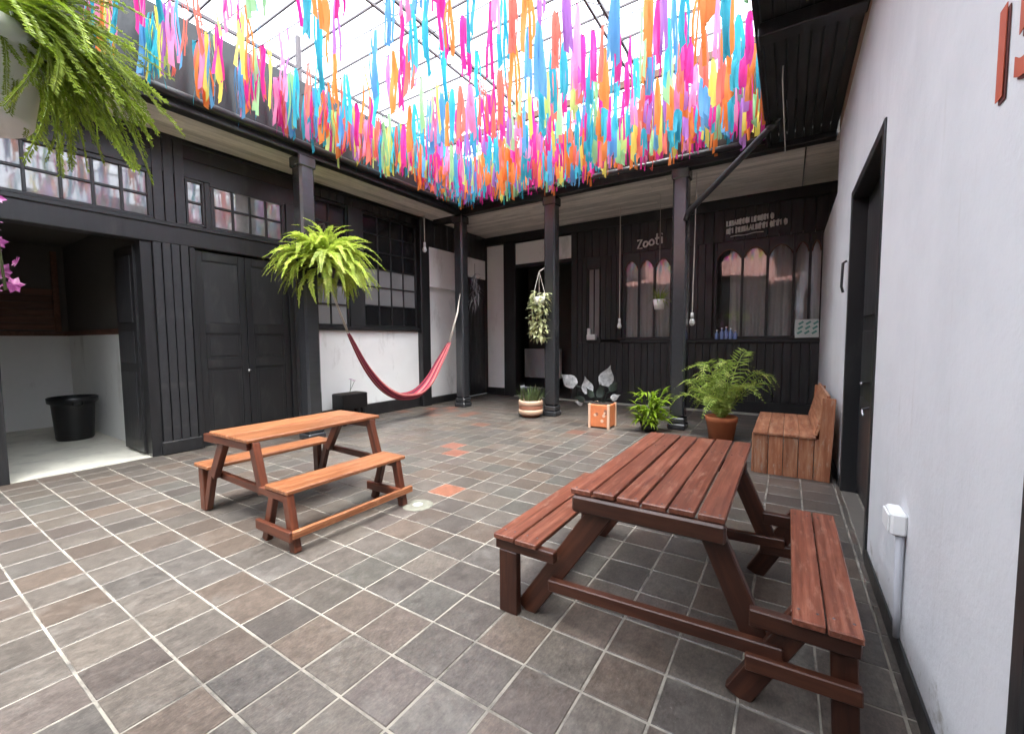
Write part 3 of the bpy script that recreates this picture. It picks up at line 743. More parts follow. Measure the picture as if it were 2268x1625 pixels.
for i, (a, c) in enumerate(zip([XL - .6] + rafx[1:], rafx[1:] + [.9])):
    for k in range(0, len(ylines) - 1, 2):
        y0, y1 = ylines[k], ylines[min(k + 2, len(ylines) - 1)]
        box('roof_sheet', M['poly'], gz, a + .01, c - .01, y0 + .004, y1 - .004, ZR + .0, ZR + .003, 0)

# ------------------------------------------------------------------ ribbon garlands
def ribbon_mesh(color, seed):
    q = random.Random(seed); mb = MB()
    for tail in range(q.choice((2, 3, 3, 4))):
        L = q.uniform(.46, .66); W = q.uniform(.028, .058); sx = (tail - 1.1) * q.uniform(.018, .04); n = 8
        sy = q.uniform(-.05, .05); ph = q.uniform(0, 6); tw = q.uniform(-.4, .4) * q.choice((1, 1, 2.4)); vs = []; sl = q.uniform(-.03, .03)
        for k in range(n + 1):
            t = k / n; wd = W * min(1, .45 + t * 3.5); ang = tw * t + .22 * math.sin(ph + t * 4)
            x = sx * min(1, .35 + t) + .006 * math.sin(ph + t * 5); y = sy * t + .016 * math.sin(ph * 1.7 + t * 6) + tail * .01
            dx, dy = math.cos(ang) * wd / 2, math.sin(ang) * wd / 2
            e = sl if k == n else 0
            vs += [(x - dx, y - dy, -L * t + .012 - e), (x + dx, y + dy, -L * t + .012 + e)]
        mb.add(vs, [(2 * k, 2 * k + 1, 2 * k + 3, 2 * k + 2) for k in range(n)])
    return mb.mesh(RM[color], True, 'ribbon')
rmesh = {c: [ribbon_mesh(c, hash(c) % 1000 * 0 + i * 31 + k * 7 + 1) for i in range(5)] for k, c in enumerate(RIB)}
WEI = ['magenta'] * 6 + ['orange'] * 5 + ['yellow'] * 2 + ['turquoise'] * 6 + ['green'] * 2 + ['coral'] * 4 + ['purple'] * 2 + ['blue'] * 3 + ['lime'] + ['pink'] * 3
ORD = ['nearest to', 'second from', 'third from', 'fourth from', 'fifth from', 'sixth from', 'seventh from', 'eighth from', 'ninth from', 'tenth from', 'eleventh from', 'twelfth from', 'thirteenth from', 'fourteenth from', 'fifteenth from', 'sixteenth from']
rows = [7.12, 6.78, 6.40, 5.98, 5.55, 5.1, 4.65, 4.2, 3.75, 3.3, 2.85, 2.4, 1.95, 1.5, 1.05, .6]
rq = random.Random(11)
for k, y in enumerate(rows):
    g = thing('ribbon_garland', (-3.1, y, 5.0), f'string of coloured ribbons under the roof, {ORD[k]} the back gallery', 'garland', 'ribbon garlands across the courtyard')
    zw = (4.90 if k < 3 else 4.99) + rq.uniform(-.04, .07); x0, x1 = -5.98, -.36; sag = .10
    zz = lambda x: zw - sag * (1 - ((x - (x0 + x1) / 2) / ((x1 - x0) / 2)) ** 2)
    mb = MB(); mb.tube([(x0 + (x1 - x0) * i / 16, y, zz(x0 + (x1 - x0) * i / 16)) for i in range(17)], .0055, 4); mb.build('wire', M['gut'], g)
    step = .082 if k < 4 else (.13 if k < 7 else .165)
    x = x0 + rq.uniform(.02, .1)
    while x < x1:
        near_edge = x < -5.35
        if near_edge or rq.random() < (.97 if k < 4 else (.82 if k < 7 else .66)):
            c = rq.choice(WEI); me = rq.choice(rmesh[c])
            sc = rq.uniform(.85, 1.12)
            link('ribbon', me, None, g, Matrix.Translation((x, y, zz(x))) @ Matrix.Rotation(rq.uniform(-.5, .5) + rq.choice((0, math.pi)), 4, 'Z') @ Matrix.Diagonal((sc, sc, rq.uniform(.92, 1.12) * (1 if k < 5 else 1.15), 1)))
        x += step * rq.uniform(.6, 1.4) * (.34 if near_edge else 1)

# ------------------------------------------------------------------ drain pipe
dp = thing('drain_pipe', (-1.48, 7.3, 3.3), 'black drain pipe slanting down from the roof corner to a column', 'pipe')
mb = MB(); mb.tube([(-.12, 6.55, 4.42), (-.14, 6.56, 4.32), (-.20, 6.58, 4.24), (-1.36, 7.24, 3.46), (-1.40, 7.27, 3.34)], .045, 12); mb.build('pipe', M['gut'], dp, True)
mb = MB(); mb.tube([(-.21, 6.586, 4.233), (-.28, 6.626, 4.186)], .056, 12); mb.build('collar', M['gut'], dp, True)
mb = MB(); mb.tube([(-.12, 6.55, 4.44), (-.12, 6.55, 4.36)], .06, 12); mb.build('outlet', M['grey'], dp, True)

# ------------------------------------------------------------------ picnic tables
def small_table():
    t = thing('picnic_table', (-3.75, 2.2, 0), 'honey coloured picnic table with two attached plank benches, left of the courtyard', 'picnic table')
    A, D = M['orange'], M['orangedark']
    y0, y1 = 1.60, 2.86
    beam('tabletop', A, t, (-3.90, y0, .735), (-3.90, y1, .735), .312, .03, .006)
    beam('tabletop', A, t, (-3.585, y0, .735), (-3.585, y1, .735), .312, .03, .006)
    beam('bench_seat', A, t, (-3.095, y0 + .02, .42), (-3.095, y1 - .12, .42), .30, .032, .006)
    beam('bench_seat', A, t, (-4.31, y0 + .02, .405), (-4.31, y1 - .02, .405), .26, .032, .006)
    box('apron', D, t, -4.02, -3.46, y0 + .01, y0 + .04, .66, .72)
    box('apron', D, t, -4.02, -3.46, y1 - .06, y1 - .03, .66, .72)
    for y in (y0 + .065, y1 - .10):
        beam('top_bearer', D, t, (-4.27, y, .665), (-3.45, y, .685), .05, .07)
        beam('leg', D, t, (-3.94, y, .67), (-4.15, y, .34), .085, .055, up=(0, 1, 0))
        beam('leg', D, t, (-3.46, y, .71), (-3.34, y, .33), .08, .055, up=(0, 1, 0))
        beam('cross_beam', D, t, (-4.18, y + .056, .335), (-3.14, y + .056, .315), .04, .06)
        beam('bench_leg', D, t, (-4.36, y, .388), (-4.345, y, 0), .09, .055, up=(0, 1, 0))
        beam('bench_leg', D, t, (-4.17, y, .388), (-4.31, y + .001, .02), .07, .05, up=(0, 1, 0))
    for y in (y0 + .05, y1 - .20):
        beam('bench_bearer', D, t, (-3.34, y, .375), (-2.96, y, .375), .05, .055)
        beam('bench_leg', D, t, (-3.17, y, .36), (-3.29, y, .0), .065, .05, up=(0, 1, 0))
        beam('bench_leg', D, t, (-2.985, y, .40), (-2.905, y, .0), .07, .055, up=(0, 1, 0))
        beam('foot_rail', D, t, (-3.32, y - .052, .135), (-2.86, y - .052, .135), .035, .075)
    beam('long_rail', A, t, (-2.865, y0 + .0, .145), (-2.865, y1 - .13, .145), .035, .055)
    return t
small_table()

def big_table():
    t = thing('picnic_table', (-.55, 2.6, 0), 'large reddish brown slatted picnic table with two plank benches, nearest the camera', 'picnic table')
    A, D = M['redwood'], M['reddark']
    y0, y1 = 1.93, 3.44; n = 6; w = .715 / n
    for k in range(n):
        x = -.905 + (k + .5) * w
        dz = .004 if k in (1, 4) else 0
        beam('slat', A, t, (x, y0 + random.uniform(-.008, .008), .738 + dz), (x, y1 + random.uniform(-.01, .01), .738 + dz), w - .012, .028, .004)
    for x in (-1.265, -1.125): beam('bench_slat', A, t, (x, 1.86 + random.uniform(-.006, .006), .427), (x, 3.12, .427), .130, .028, .004)
    for x in (.095, .205): beam('bench_slat', A, t, (x, 1.86 + random.uniform(-.008, .008), .437), (x, 3.08, .437), .104, .028, .004)
    for y in (1.945, 3.02):
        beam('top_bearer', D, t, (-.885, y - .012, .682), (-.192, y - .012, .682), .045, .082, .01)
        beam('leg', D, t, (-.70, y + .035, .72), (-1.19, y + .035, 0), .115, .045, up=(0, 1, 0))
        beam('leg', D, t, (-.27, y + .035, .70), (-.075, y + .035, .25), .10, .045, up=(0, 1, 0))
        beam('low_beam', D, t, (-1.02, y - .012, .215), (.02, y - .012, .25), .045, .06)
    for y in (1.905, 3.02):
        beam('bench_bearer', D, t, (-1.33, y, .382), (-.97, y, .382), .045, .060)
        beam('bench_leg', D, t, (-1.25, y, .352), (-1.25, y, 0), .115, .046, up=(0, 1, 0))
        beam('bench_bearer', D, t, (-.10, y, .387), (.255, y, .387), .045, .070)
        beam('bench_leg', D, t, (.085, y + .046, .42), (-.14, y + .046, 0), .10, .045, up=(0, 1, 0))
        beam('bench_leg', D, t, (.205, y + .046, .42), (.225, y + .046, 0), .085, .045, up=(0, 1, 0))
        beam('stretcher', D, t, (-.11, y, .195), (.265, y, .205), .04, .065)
    ns = MB(); ns.lathe([(0, .0016), (.0045, .0014), (.006, 0)], 8); sm_ = ns.mesh(M['metal'], True, 'screw')
    for y in (1.955, 3.02):
        for k in range(n):
            for d_ in (-.03, .03):
                link('screw', sm_, None, t, Matrix.Translation((-.905 + (k + .5) * w + d_, y + random.uniform(-.006, .006), .7522 + (.004 if k in (1, 4) else 0))))
        for x in (-1.265, -1.125, .095, .205):
            for d_ in (-.03, .03): link('screw', sm_, None, t, Matrix.Translation((x + d_, y - .02, .4412 if x < 0 else .4512)))
    return t
big_table()

# ------------------------------------------------------------------ box bench by the door
bn = thing('box_bench', (.05, 6, 0), 'rustic plank box bench with slanted back against the white wall', 'bench')
PW = M['bench']
bx0, bx1, by0, by1, sz = -.285, .28, 5.42, 6.9, .46
nb = 5; w = (bx1 + .12 - bx0) / nb
for k in range(nb):
    x = bx0 + (k + .5) * w
    beam('end_board', PW, bn, (x, by0, 0), (x, by0, sz - .03), w - .006, .025, .003, up=(0, 1, 0))
for k in range(9):
    y = by0 + .02 + (k + .5) * .16
    beam('front_board', PW, bn, (bx0 - .012, y, 0), (bx0 - .012, y, sz - .03), .155, .022, .003, up=(1, 0, 0))
for k in range(4):
    x = bx0 + (k + .5) * .145 - .015
    beam('seat_board', PW, bn, (x, by0 - .03, sz - .012), (x, by1, sz - .012), .142, .025, .003)
bd = Vector((.10, 0, .42)).normalized()
for k in range(3):
    p = Vector((.272, 0, sz + .012)) + bd * (.072 + k * .146)
    beam('back_board', PW, bn, (p.x, by0 - .012, p.z), (p.x, by1, p.z), .03, .143, .003, up=bd)
for y in (by0 - .016, by1 - .03): beam('back_post', PW, bn, (.345, y, .0), (.375, y, .87), .115, .03, .004, up=(0, 1, 0))

# ------------------------------------------------------------------ black bin in the side room
bi = thing('waste_bin', (-9.3, 1.85, .004), 'black plastic bucket bin on the cream floor of the side room', 'bin')
mb = MB(); mb.lathe([(0, .004), (.20, .004), (.215, .03), (.245, .55), (.245, .56), (.285, .585), (.29, .66), (.275, .67), (.262, .66), (.235, .56), (.20, .04), (0, .04)], 28, (-9.3, 1.85, 0)); mb.build('tub', M['plasticblack'], bi, True)
mb = MB(); mb.tube([(-9.02, 1.80, .60), (-8.96, 1.78, .56), (-8.95, 1.83, .53), (-8.96, 1.88, .56), (-9.02, 1.90, .60)], .012, 8); mb.build('handle', M['plasticblack'], bi, True)

# ------------------------------------------------------------------ foliage helpers
def frond_mesh(material, L, rise, droop, n, ll, lw, seed, stemr=.004, fold=.35, taper=True):
    """arching frond along +X with paired leaflets"""
    q = random.Random(seed); mb = MB(); pts = []
    side = q.uniform(-.12, .12)
    for k in range(n + 1):
        t = k / n
        pts.append(Vector((L * (t - .18 * droop * t * t), side * L * t * t, rise * L * math.sin(min(1, t * 1.15) * math.pi * .5) * (1 - .0 * t) - droop * L * t ** 2.2)))
    mb.tube(pts[::max(1, n // 8)], stemr, 4, False)
    for k in range(1, n + 1):
        t = k / n; p = pts[k]; tan = (pts[k] - pts[k - 1]).normalized(); sd = Vector((0, 0, 1)).cross(tan)
        if sd.length < .05: sd = Vector((0, 1, 0))
        sd.normalize(); up = tan.cross(sd)
        w = ll * (math.sin(math.pi * (.12 + .88 * t) ** .8) * .9 + .12) if taper else ll
        for s in (-1, 1):
            ln = w * q.uniform(.8, 1.15)
            d = (sd * s + tan * q.uniform(.35, .6) + up * q.uniform(-.1, fold) - Vector((0, 0, 1)) * q.uniform(.0, .35)).normalized()
            nrm = tan * lw * .5
            mid = p + d * ln * .5 + up * ln * .06
            mb.add([p, mid - nrm, p + d * ln, mid + nrm], [(0, 1, 2, 3)])
    return mb.mesh(material, False, 'frond')

def crown(parent, name, meshes, centre, n, s0, s1, spread=1.0, tilt=(-.3, .5), rng=random, az=None, rad=.05):
    for k in range(n):
        a = (az[0] + (az[1] - az[0]) * rng.random()) if az else 2 * math.pi * (k + rng.random()) / n * 7
        ti = rng.uniform(*tilt); sc = rng.uniform(s0, s1)
        T = Matrix.Translation(Vector(centre) + Vector((math.cos(a), math.sin(a), 0)) * rad * rng.random()) @ Matrix.Rotation(a, 4, 'Z') @ Matrix.Rotation(-ti, 4, 'Y') @ Matrix.Rotation(rng.uniform(-.4, .4), 4, 'X') @ Matrix.Scale(sc, 4)
        link(name, rng.choice(meshes), None, parent, T)

# big fern on the column
fr = thing('hanging_fern', (-5.85, 3.9, 2.4), 'large bright yellow-green fern hanging on the column above the smaller table', 'fern')
fms = [frond_mesh(M['fern'], 1.0, q1, q2, 44, .115, .036, 50 + i) for i, (q1, q2) in enumerate([(.25, .55), (.4, .62), (.15, .5), (.5, .55), (.3, .75), (.6, .4)])]
fq = random.Random(4)
FC = (-5.86, 3.96, 2.64)
crown(fr, 'frond', fms, FC, 96, .52, .84, tilt=(-.2, .3), rng=fq, rad=.16)
crown(fr, 'frond', fms, (FC[0], FC[1], FC[2] + .06), 110, .38, .68, tilt=(.2, 1.1), rng=fq, rad=.16)
crown(fr, 'frond', fms, (FC[0], FC[1], FC[2] - .03), 80, .45, .78, tilt=(-.7, -.05), rng=fq, rad=.16)
mb = MB(); mb.lathe([(0, -.2), (.11, -.2), (.15, 0), (.16, .02), (.14, .02), (.13, -.02), (0, -.02)], 18, FC); mb.build('pot', M['plasticblack'], fr, True)
mb = MB()
mb.tube([(XC + .1, 3.85, FC[2] + .55), (FC[0], FC[1], FC[2] + .6)], .01, 6)
for a in range(3):
    mb.tube([(FC[0] + .15 * math.cos(a * 2.1), FC[1] + .15 * math.sin(a * 2.1), FC[2]), (FC[0], FC[1], FC[2] + .6)], .004, 5)
mb.build('hanger', M['gut'], fr)

# near hanging basket, upper left
nfq = random.Random(9)
PC = (-1.555, .165, 2.00)
nf = thing('hanging_basket', PC, 'trailing feathery fern in a white hanging pot at the upper left corner', 'hanging plant')
mb = MB(); mb.lathe([(0, 0), (.105, 0), (.112, .01), (.135, .15), (.152, .152), (.155, .195), (.145, .20), (.13, .18), (0, .17)], 40, PC); mb.build('pot', M['plasticwhite'], nf, True)
mb = MB(); mb.lathe([(0, .172), (.128, .175)], 20, PC); mb.build('soil', M['soil'], nf)
mb = MB()
for a in range(3): mb.tube([(PC[0] + .15 * math.cos(a * 2.1 + .5), PC[1] + .15 * math.sin(a * 2.1 + .5), PC[2] + .19), (PC[0], PC[1], PC[2] + .75)], .003, 5)
mb.tube([(PC[0], PC[1], PC[2] + .75), (PC[0], PC[1], 5.0)], .003, 5); mb.build('hanger', M['plasticwhite'], nf)
nms = [frond_mesh(M['nearfern'], .5, q1, q2, 120, .021, .0085, 80 + i, .0018, .8, False) for i, (q1, q2) in enumerate([(.3, .55), (.25, .75), (.35, .9), (.2, .4), (.45, .7), (.15, .6)])]
nmb = [frond_mesh(M['nearfernbright'], .5, q1, q2, 120, .018, .009, 95 + i, .0018, .8, False) for i, (q1, q2) in enumerate([(.1, .62), (.2, .8)])]
top = (PC[0], PC[1], PC[2] + .2)
crown(nf, 'frond', nms, top, 120, .32, .58, tilt=(-.6, .8), rng=nfq, rad=.13, az=(.42, 1.6))
crown(nf, 'frond', nms, top, 66, .4, .72, tilt=(-.3, .9), rng=nfq, rad=.12, az=(1.5, 2.9))
crown(nf, 'frond', nms, top, 26, .5, .9, tilt=(-.1, .6), rng=nfq, rad=.12, az=(2.9, 4.8))
crown(nf, 'frond', nms, top, 22, .6, .9, tilt=(-.5, .3), rng=nfq, rad=.12, az=(-1.5, -.6))
crown(nf, 'frond', nmb, top, 34, .42, .70, tilt=(-.7, .4), rng=nfq, rad=.12, az=(.3, 1.4))

# pink flowers at the left edge
pk = thing('flowering_plant', (-2.10, .18, 1.5), 'pink orchid flowers hanging at the left edge below the white pot', 'flower')
mb = MB(); mb.tube([(-2.28, .05, 1.72), (-2.15, .14, 1.98), (-2.04, .22, 1.97), (-1.99, .26, 1.85), (-1.99, .27, 1.66)], .004, 5); mb.build('stem', M['stem'], pk)
mb = MB(); mb.lathe([(0, 0), (.07, 0), (.09, .13), (.08, .13), (0, .11)], 18, (-2.3, .04, 1.6)); mb.build('pot', M['terracotta'], pk, True)
mb = MB(); mb.tube([(-2.3, .04, 1.73), (-2.3, .04, 5.0)], .003, 4); mb.build('hanger', M['rope'], pk)
pq = random.Random(5)
def flower_mesh(sd):
    q = random.Random(sd); mb = MB()
    for k in range(6):
        a = k * math.pi / 3 + q.uniform(-.2, .2); l = q.uniform(.028, .042); d = Vector((math.cos(a), math.sin(a), q.uniform(.0, .5))); s = Vector((-math.sin(a), math.cos(a), 0)) * l * .33
        mb.add([(0, 0, 0), d * l * .5 - s + Vector((0, 0, .004)), d * l, d * l * .5 + s + Vector((0, 0, .004))], [(0, 1, 2, 3)])
    return mb.mesh(M['pink'], False, 'flower')
flm = [flower_mesh(i) for i in range(5)]
for k in range(40):
    t = pq.random(); z = 1.98 - t * .34
    p = Vector((-2.045 + pq.gauss(0, .03), .235 + pq.gauss(0, .03), z))
    link('flower', pq.choice(flm), None, pk, Matrix.Translation(p) @ Matrix.Rotation(pq.uniform(0, 6.3), 4, 'Z') @ Matrix.Rotation(pq.uniform(-1.6, 1.6), 4, 'X') @ Matrix.Scale(pq.uniform(.5, .9), 4))

# ------------------------------------------------------------------ hammock
hm = thing('hammock', (XC + .12, 5.6, .4), 'red and maroon striped hammock slung between two columns', 'hammock')
HX = XC + .13
path = [(3.93, 2.62), (4.13, 2.24), (4.39, 1.62), (4.64, 1.16), (4.86, .86), (5.09, .64), (5.35, .50), (5.62, .455), (5.87, .47), (6.09, .57), (6.30, .74), (6.49, .98), (6.68, 1.22), (6.85, 1.45), (7.13, 2.1), (7.32, 2.5)]
def catm(P, n):
    out = []
    for i in range(len(P) - 1):
        p0, p1, p2, p3 = P[max(i - 1, 0)], P[i], P[i + 1], P[min(i + 2, len(P) - 1)]
        for k in range(n):
            t = k / n
            out.append(tuple(.5 * (2 * p1[a] + (p2[a] - p0[a]) * t + (2 * p0[a] - 5 * p1[a] + 4 * p2[a] - p3[a]) * t * t + (3 * p1[a] - p0[a] - 3 * p2[a] + p3[a]) * t ** 3) for a in (0, 1)))
    out.append(P[-1]); return out
body = catm(path[2:14], 5); nb_ = len(body); nw = 12
mb = MB(); vs = []; cols = []
for i, (y, z) in enumerate(body):
    t = i / (nb_ - 1); w = .03 + .115 * math.sin(math.pi * t) ** .6; dpt = .02 + .11 * math.sin(math.pi * t) ** .7
    for k in range(nw + 1):
        a = math.pi * (k / nw) - math.pi
        pl = .006 * math.sin(k * 2.4)
        vs.append((HX + (w + pl) * math.cos(a), y, z + dpt * .4 + dpt * math.sin(a)))
stripe = [(.42, .06, .09), (.11, .015, .035), (.36, .04, .07), (.52, .15, .14), (.14, .02, .045), (.38, .04, .07), (.56, .22, .18), (.2, .02, .055)]
for i in range(nb_ - 1):
    for k in range(nw):
        b0 = i * (nw + 1) + k
        mb.add([vs[b0], vs[b0 + 1], vs[b0 + nw + 2], vs[b0 + nw + 1]], [(0, 1, 2, 3)], stripe[k % 8])
mb.build('cloth', M['hammock'], hm, True)
for side in (0, 1):
    mb = MB()
    e = body[0] if side == 0 else body[-1]; anchor = path[0] if side == 0 else path[-1]; mid = path[1] if side == 0 else path[14]
    for k in range(7):
        o = (k - 3) * .009
        mb.tube([(HX + o, e[0], e[1] + .01 * (k % 3)), (HX + o * .6, mid[0], mid[1]), (XC + .05, anchor[0], anchor[1])], .005, 5)
    mb.build('rope', M['rope'], hm, True)

# ------------------------------------------------------------------ pots and plants on the floor
def blade_mesh(material, L, W, bend, n=4, seed=0, base=.5):
    mb = MB(); q = random.Random(seed); vs = []
    for k in range(n + 1):
        t = k / n; w = W * (base + (1 - base) * math.sin(math.pi * min(1, t * 1.1 + .1))) * (1 - t ** 3 * .95)
        x = bend * L * t * t; z = L * t * (1 - .3 * bend * t)
        vs += [(x, -w / 2, z), (x + .12 * w, 0, z - .0), (x, w / 2, z)]
    mb.add(vs, [f for k in range(n) for f in ((3 * k, 3 * k + 1, 3 * k + 4, 3 * k + 3), (3 * k + 1, 3 * k + 2, 3 * k + 5, 3 * k + 4))])
    return mb.mesh(material, True, 'leaf')
def tuft(parent, name, meshes, c, n, rad, s0, s1, tilt, rng):
    for k in range(n):
        a = rng.uniform(0, 2 * math.pi); r = rad * math.sqrt(rng.random())
        T = Matrix.Translation((c[0] + r * math.cos(a), c[1] + r * math.sin(a), c[2])) @ Matrix.Rotation(a + rng.uniform(-.5, .5), 4, 'Z') @ Matrix.Rotation(rng.uniform(*tilt) * (.3 + r / max(rad, .001)), 4, 'Y') @ Matrix.Scale(rng.uniform(s0, s1), 4)
        link(name, rng.choice(meshes), None, parent, T)
pq = random.Random(21)
# banded clay pot with succulents
p1 = thing('potted_plant', (-4.16, 7.12, 0), 'round clay pot with cream bands and upright succulents beside a column', 'potted plant')
pc = (-4.16, 7.12, 0)
mb = MB(); mb.lathe([(0, 0), (.15, 0), (.20, .05), (.215, .10)], 28, pc); mb.build('pot', M['terrabrown'], p1, True)
mb = MB(); mb.lathe([(.217, .06), (.232, .075), (.238, .13), (.228, .155), (.21, .16)], 28, pc); mb.build('cream_band', M['terracream'], p1, True)
mb = MB(); mb.lathe([(.228, .15), (.232, .17), (.232, .215), (.226, .235)], 28, pc); mb.build('brown_band', M['terrabrown'], p1, True)
mb = MB(); mb.lathe([(.226, .232), (.236, .24), (.238, .30), (.232, .325), (.21, .325), (.20, .28), (0, .28)], 28, pc); mb.build('cream_band', M['terracream'], p1, True)
mb = MB(); mb.lathe([(0, .285), (.205, .285)], 20, pc); mb.build('soil', M['soil'], p1)
sm = [blade_mesh(M['succ'], .30, .035, .12, seed=i) for i in range(3)]
tuft(p1, 'leaf', sm, (pc[0], pc[1], .28), 70, .19, .7, 1.35, (-.1, .5), pq)
# painted square planter with silver leaves
p2 = thing('potted_plant', (-2.62, 6.9, 0), 'square orange planter with large pale silver leaves', 'potted plant')
pc = (-2.62, 6.9, 0)
OP = plain('orange_planter', (.62, .19, .07), .6, .3, 14, .1)
box('planter', OP, p2, pc[0] - .17, pc[0] + .17, pc[1] - .17, pc[1] + .17, .02, .40, .012)
for sx in (-1, 1):
    for sy in (-1, 1): box('corner_batten', M['terracream'], p2, pc[0] + sx * .165 - .02, pc[0] + sx * .165 + .02, pc[1] + sy * .165 - .02, pc[1] + sy * .165 + .02, 0, .41, .004)
for k in range(7):
    a = pq.uniform(-.12, .12); z = pq.uniform(.08, .32)
    mb = MB(); mb.lathe([(0, .001), (.028, .0)], 10, (0, 0, 0)); mb.build('painted_spot', M['terrabrown'] if k % 2 else M['terracream'], p2, M=Matrix.Translation((pc[0] + a, pc[1] - .172, z)) @ Matrix.Rotation(R(90), 4, 'X'))
box('soil', M['soil'], p2, pc[0] - .15, pc[0] + .15, pc[1] - .15, pc[1] + .15, .36, .408, 0)
gm = [blade_mesh(M['greyleaf'], .3, .20, .5, 6, i, .35) for i in range(3)]; dm = [blade_mesh(M['darkleaf'], .3, .17, .6, 6, i, .35) for i in range(3)]
for (x, z, roll, ti, sc, mm) in [(-3.12, .68, -.9, .2, 1.25, gm), (-2.88, .55, -.15, .3, 1.1, gm), (-2.60, .70, .25, .15, 1.35, gm), (-2.50, .62, .7, .35, .8, dm), (-2.78, .50, -.6, .5, .7, dm), (-2.66, .5, .1, .5, .9, dm), (-2.95, .42, -1.2, .4, .7, dm), (-2.48, .48, 1.1, .4, .6, gm), (-3.0, .36, -1.3, .3, .5, gm)]:
    base = Vector((x, pc[1] + pq.uniform(-.06, .06), z))
    mb = MB(); mb.tube([(pc[0] + (x - pc[0]) * .15, pc[1], .40), (pc[0] + (x - pc[0]) * .6, pc[1], .42 + (z - .4) * .7), base], .006, 5); mb.build('stem', M['darkleaf'], p2)
    link('leaf', pq.choice(mm), None, p2, Matrix.Translation(base) @ Matrix.Rotation(-1.2 + pq.uniform(-.25, .25), 4, 'Z') @ Matrix.Rotation(-roll, 4, 'X') @ Matrix.Rotation(-ti, 4, 'Y') @ Matrix.Scale(sc, 4))
# leafy bush
p3 = thing('leafy_bush', (-1.86, 6.98, 0), 'bright lime green leafy bush in a low black pot by the column', 'bush')
mb = MB(); mb.lathe([(0, 0), (.11, 0), (.15, .16), (.14, .16), (0, .14)], 20, (-1.86, 6.98, 0)); mb.build('pot', M['plasticblack'], p3, True)
bmsh = [blade_mesh(M['bush'], .19, .06, .45, 4, i, .3) for i in range(4)]
mb = MB(); stems = []
for k in range(34):
    a = pq.uniform(0, 6.3); r = .30 * math.sqrt(pq.random()); tp = Vector((-1.86 + r * math.cos(a), 6.98 + r * .9 * math.sin(a), pq.uniform(.22, .74) - r * .3)); bs = Vector((-1.86 + pq.uniform(-.06, .06), 6.98 + pq.uniform(-.06, .06), .14))
    stems.append((bs, tp)); mb.tube([bs, (bs + tp) / 2 + Vector((0, 0, .03)), tp], .004, 4)
mb.build('stems', M['stem'], p3)
for k in range(298):
    bs, tp = pq.choice(stems); t = pq.uniform(.35, 1.02); p = bs.lerp(tp, t)
    out = Vector((p.x + 1.86, p.y - 6.98, 0)); a = math.atan2(out.y, out.x) + pq.uniform(-1, 1)
    link('leaf', pq.choice(bmsh), None, p3, Matrix.Translation(p) @ Matrix.Rotation(a, 4, 'Z') @ Matrix.Rotation(pq.uniform(.3, 1.9), 4, 'Y') @ Matrix.Scale(pq.uniform(.7, 1.15), 4))
# palm in terracotta pot
p4 = thing('potted_palm', (-.79, 6.92, 0), 'small arching palm in a plain terracotta pot behind the larger table', 'palm')
pc = (-.79, 6.92, 0)
mb = MB(); mb.lathe([(0, 0), (.165, 0), (.205, .27), (.215, .275), (.22, .345), (.205, .35), (.19, .30), (0, .29)], 28, pc); mb.build('pot', M['terracotta'], p4, True)
mb = MB(); mb.lathe([(0, .295), (.18, .295)], 20, pc); mb.build('soil', M['soil'], p4)
pm = [frond_mesh(M['palm'], .8, a, b_, 26, .15, .022, 200 + i, .006, .5) for i, (a, b_) in enumerate([(.9, .5), (1.05, .6), (.75, .55), (1.2, .5)])]
crown(p4, 'frond', pm, (pc[0], pc[1], .33), 30, .7, 1.2, tilt=(-.25, .5), rng=pq, rad=.06)
crown(p4, 'frond', pm, (pc[0], pc[1], .33), 10, .35, .55, tilt=(-.2, .3), rng=pq, rad=.06)
# black planter by the lower wall
p5 = thing('window_planter', (-6.62, 4.88, 0), 'black box planter with a thin white flower below the hammock', 'planter')
box('box', M['plasticblack'], p5, -6.80, -6.48, 4.62, 5.14, .28, .55, .01)
for y in (4.68, 5.08): box('leg', M['plasticblack'], p5, -6.76, -6.70, y - .03, y + .03, 0, .279); box('leg', M['plasticblack'], p5, -6.58, -6.52, y - .03, y + .03, 0, .279)
box('soil', M['soil'], p5, -6.78, -6.50, 4.64, 5.12, .53, .556, 0)
mb = MB(); mb.tube([(-6.6, 4.85, .55), (-6.59, 4.87, .72), (-6.57, 4.86, .8)], .005, 5); mb.tube([(-6.6, 4.86, .6), (-6.57, 4.93, .76)], .004, 5); mb.build('stem', M['stem'], p5)
for p in ((-6.57, 4.86, .8), (-6.57, 4.93, .77)):
    link('flower', flm[0], None, p5, Matrix.Translation(p) @ Matrix.Scale(1.2, 4))

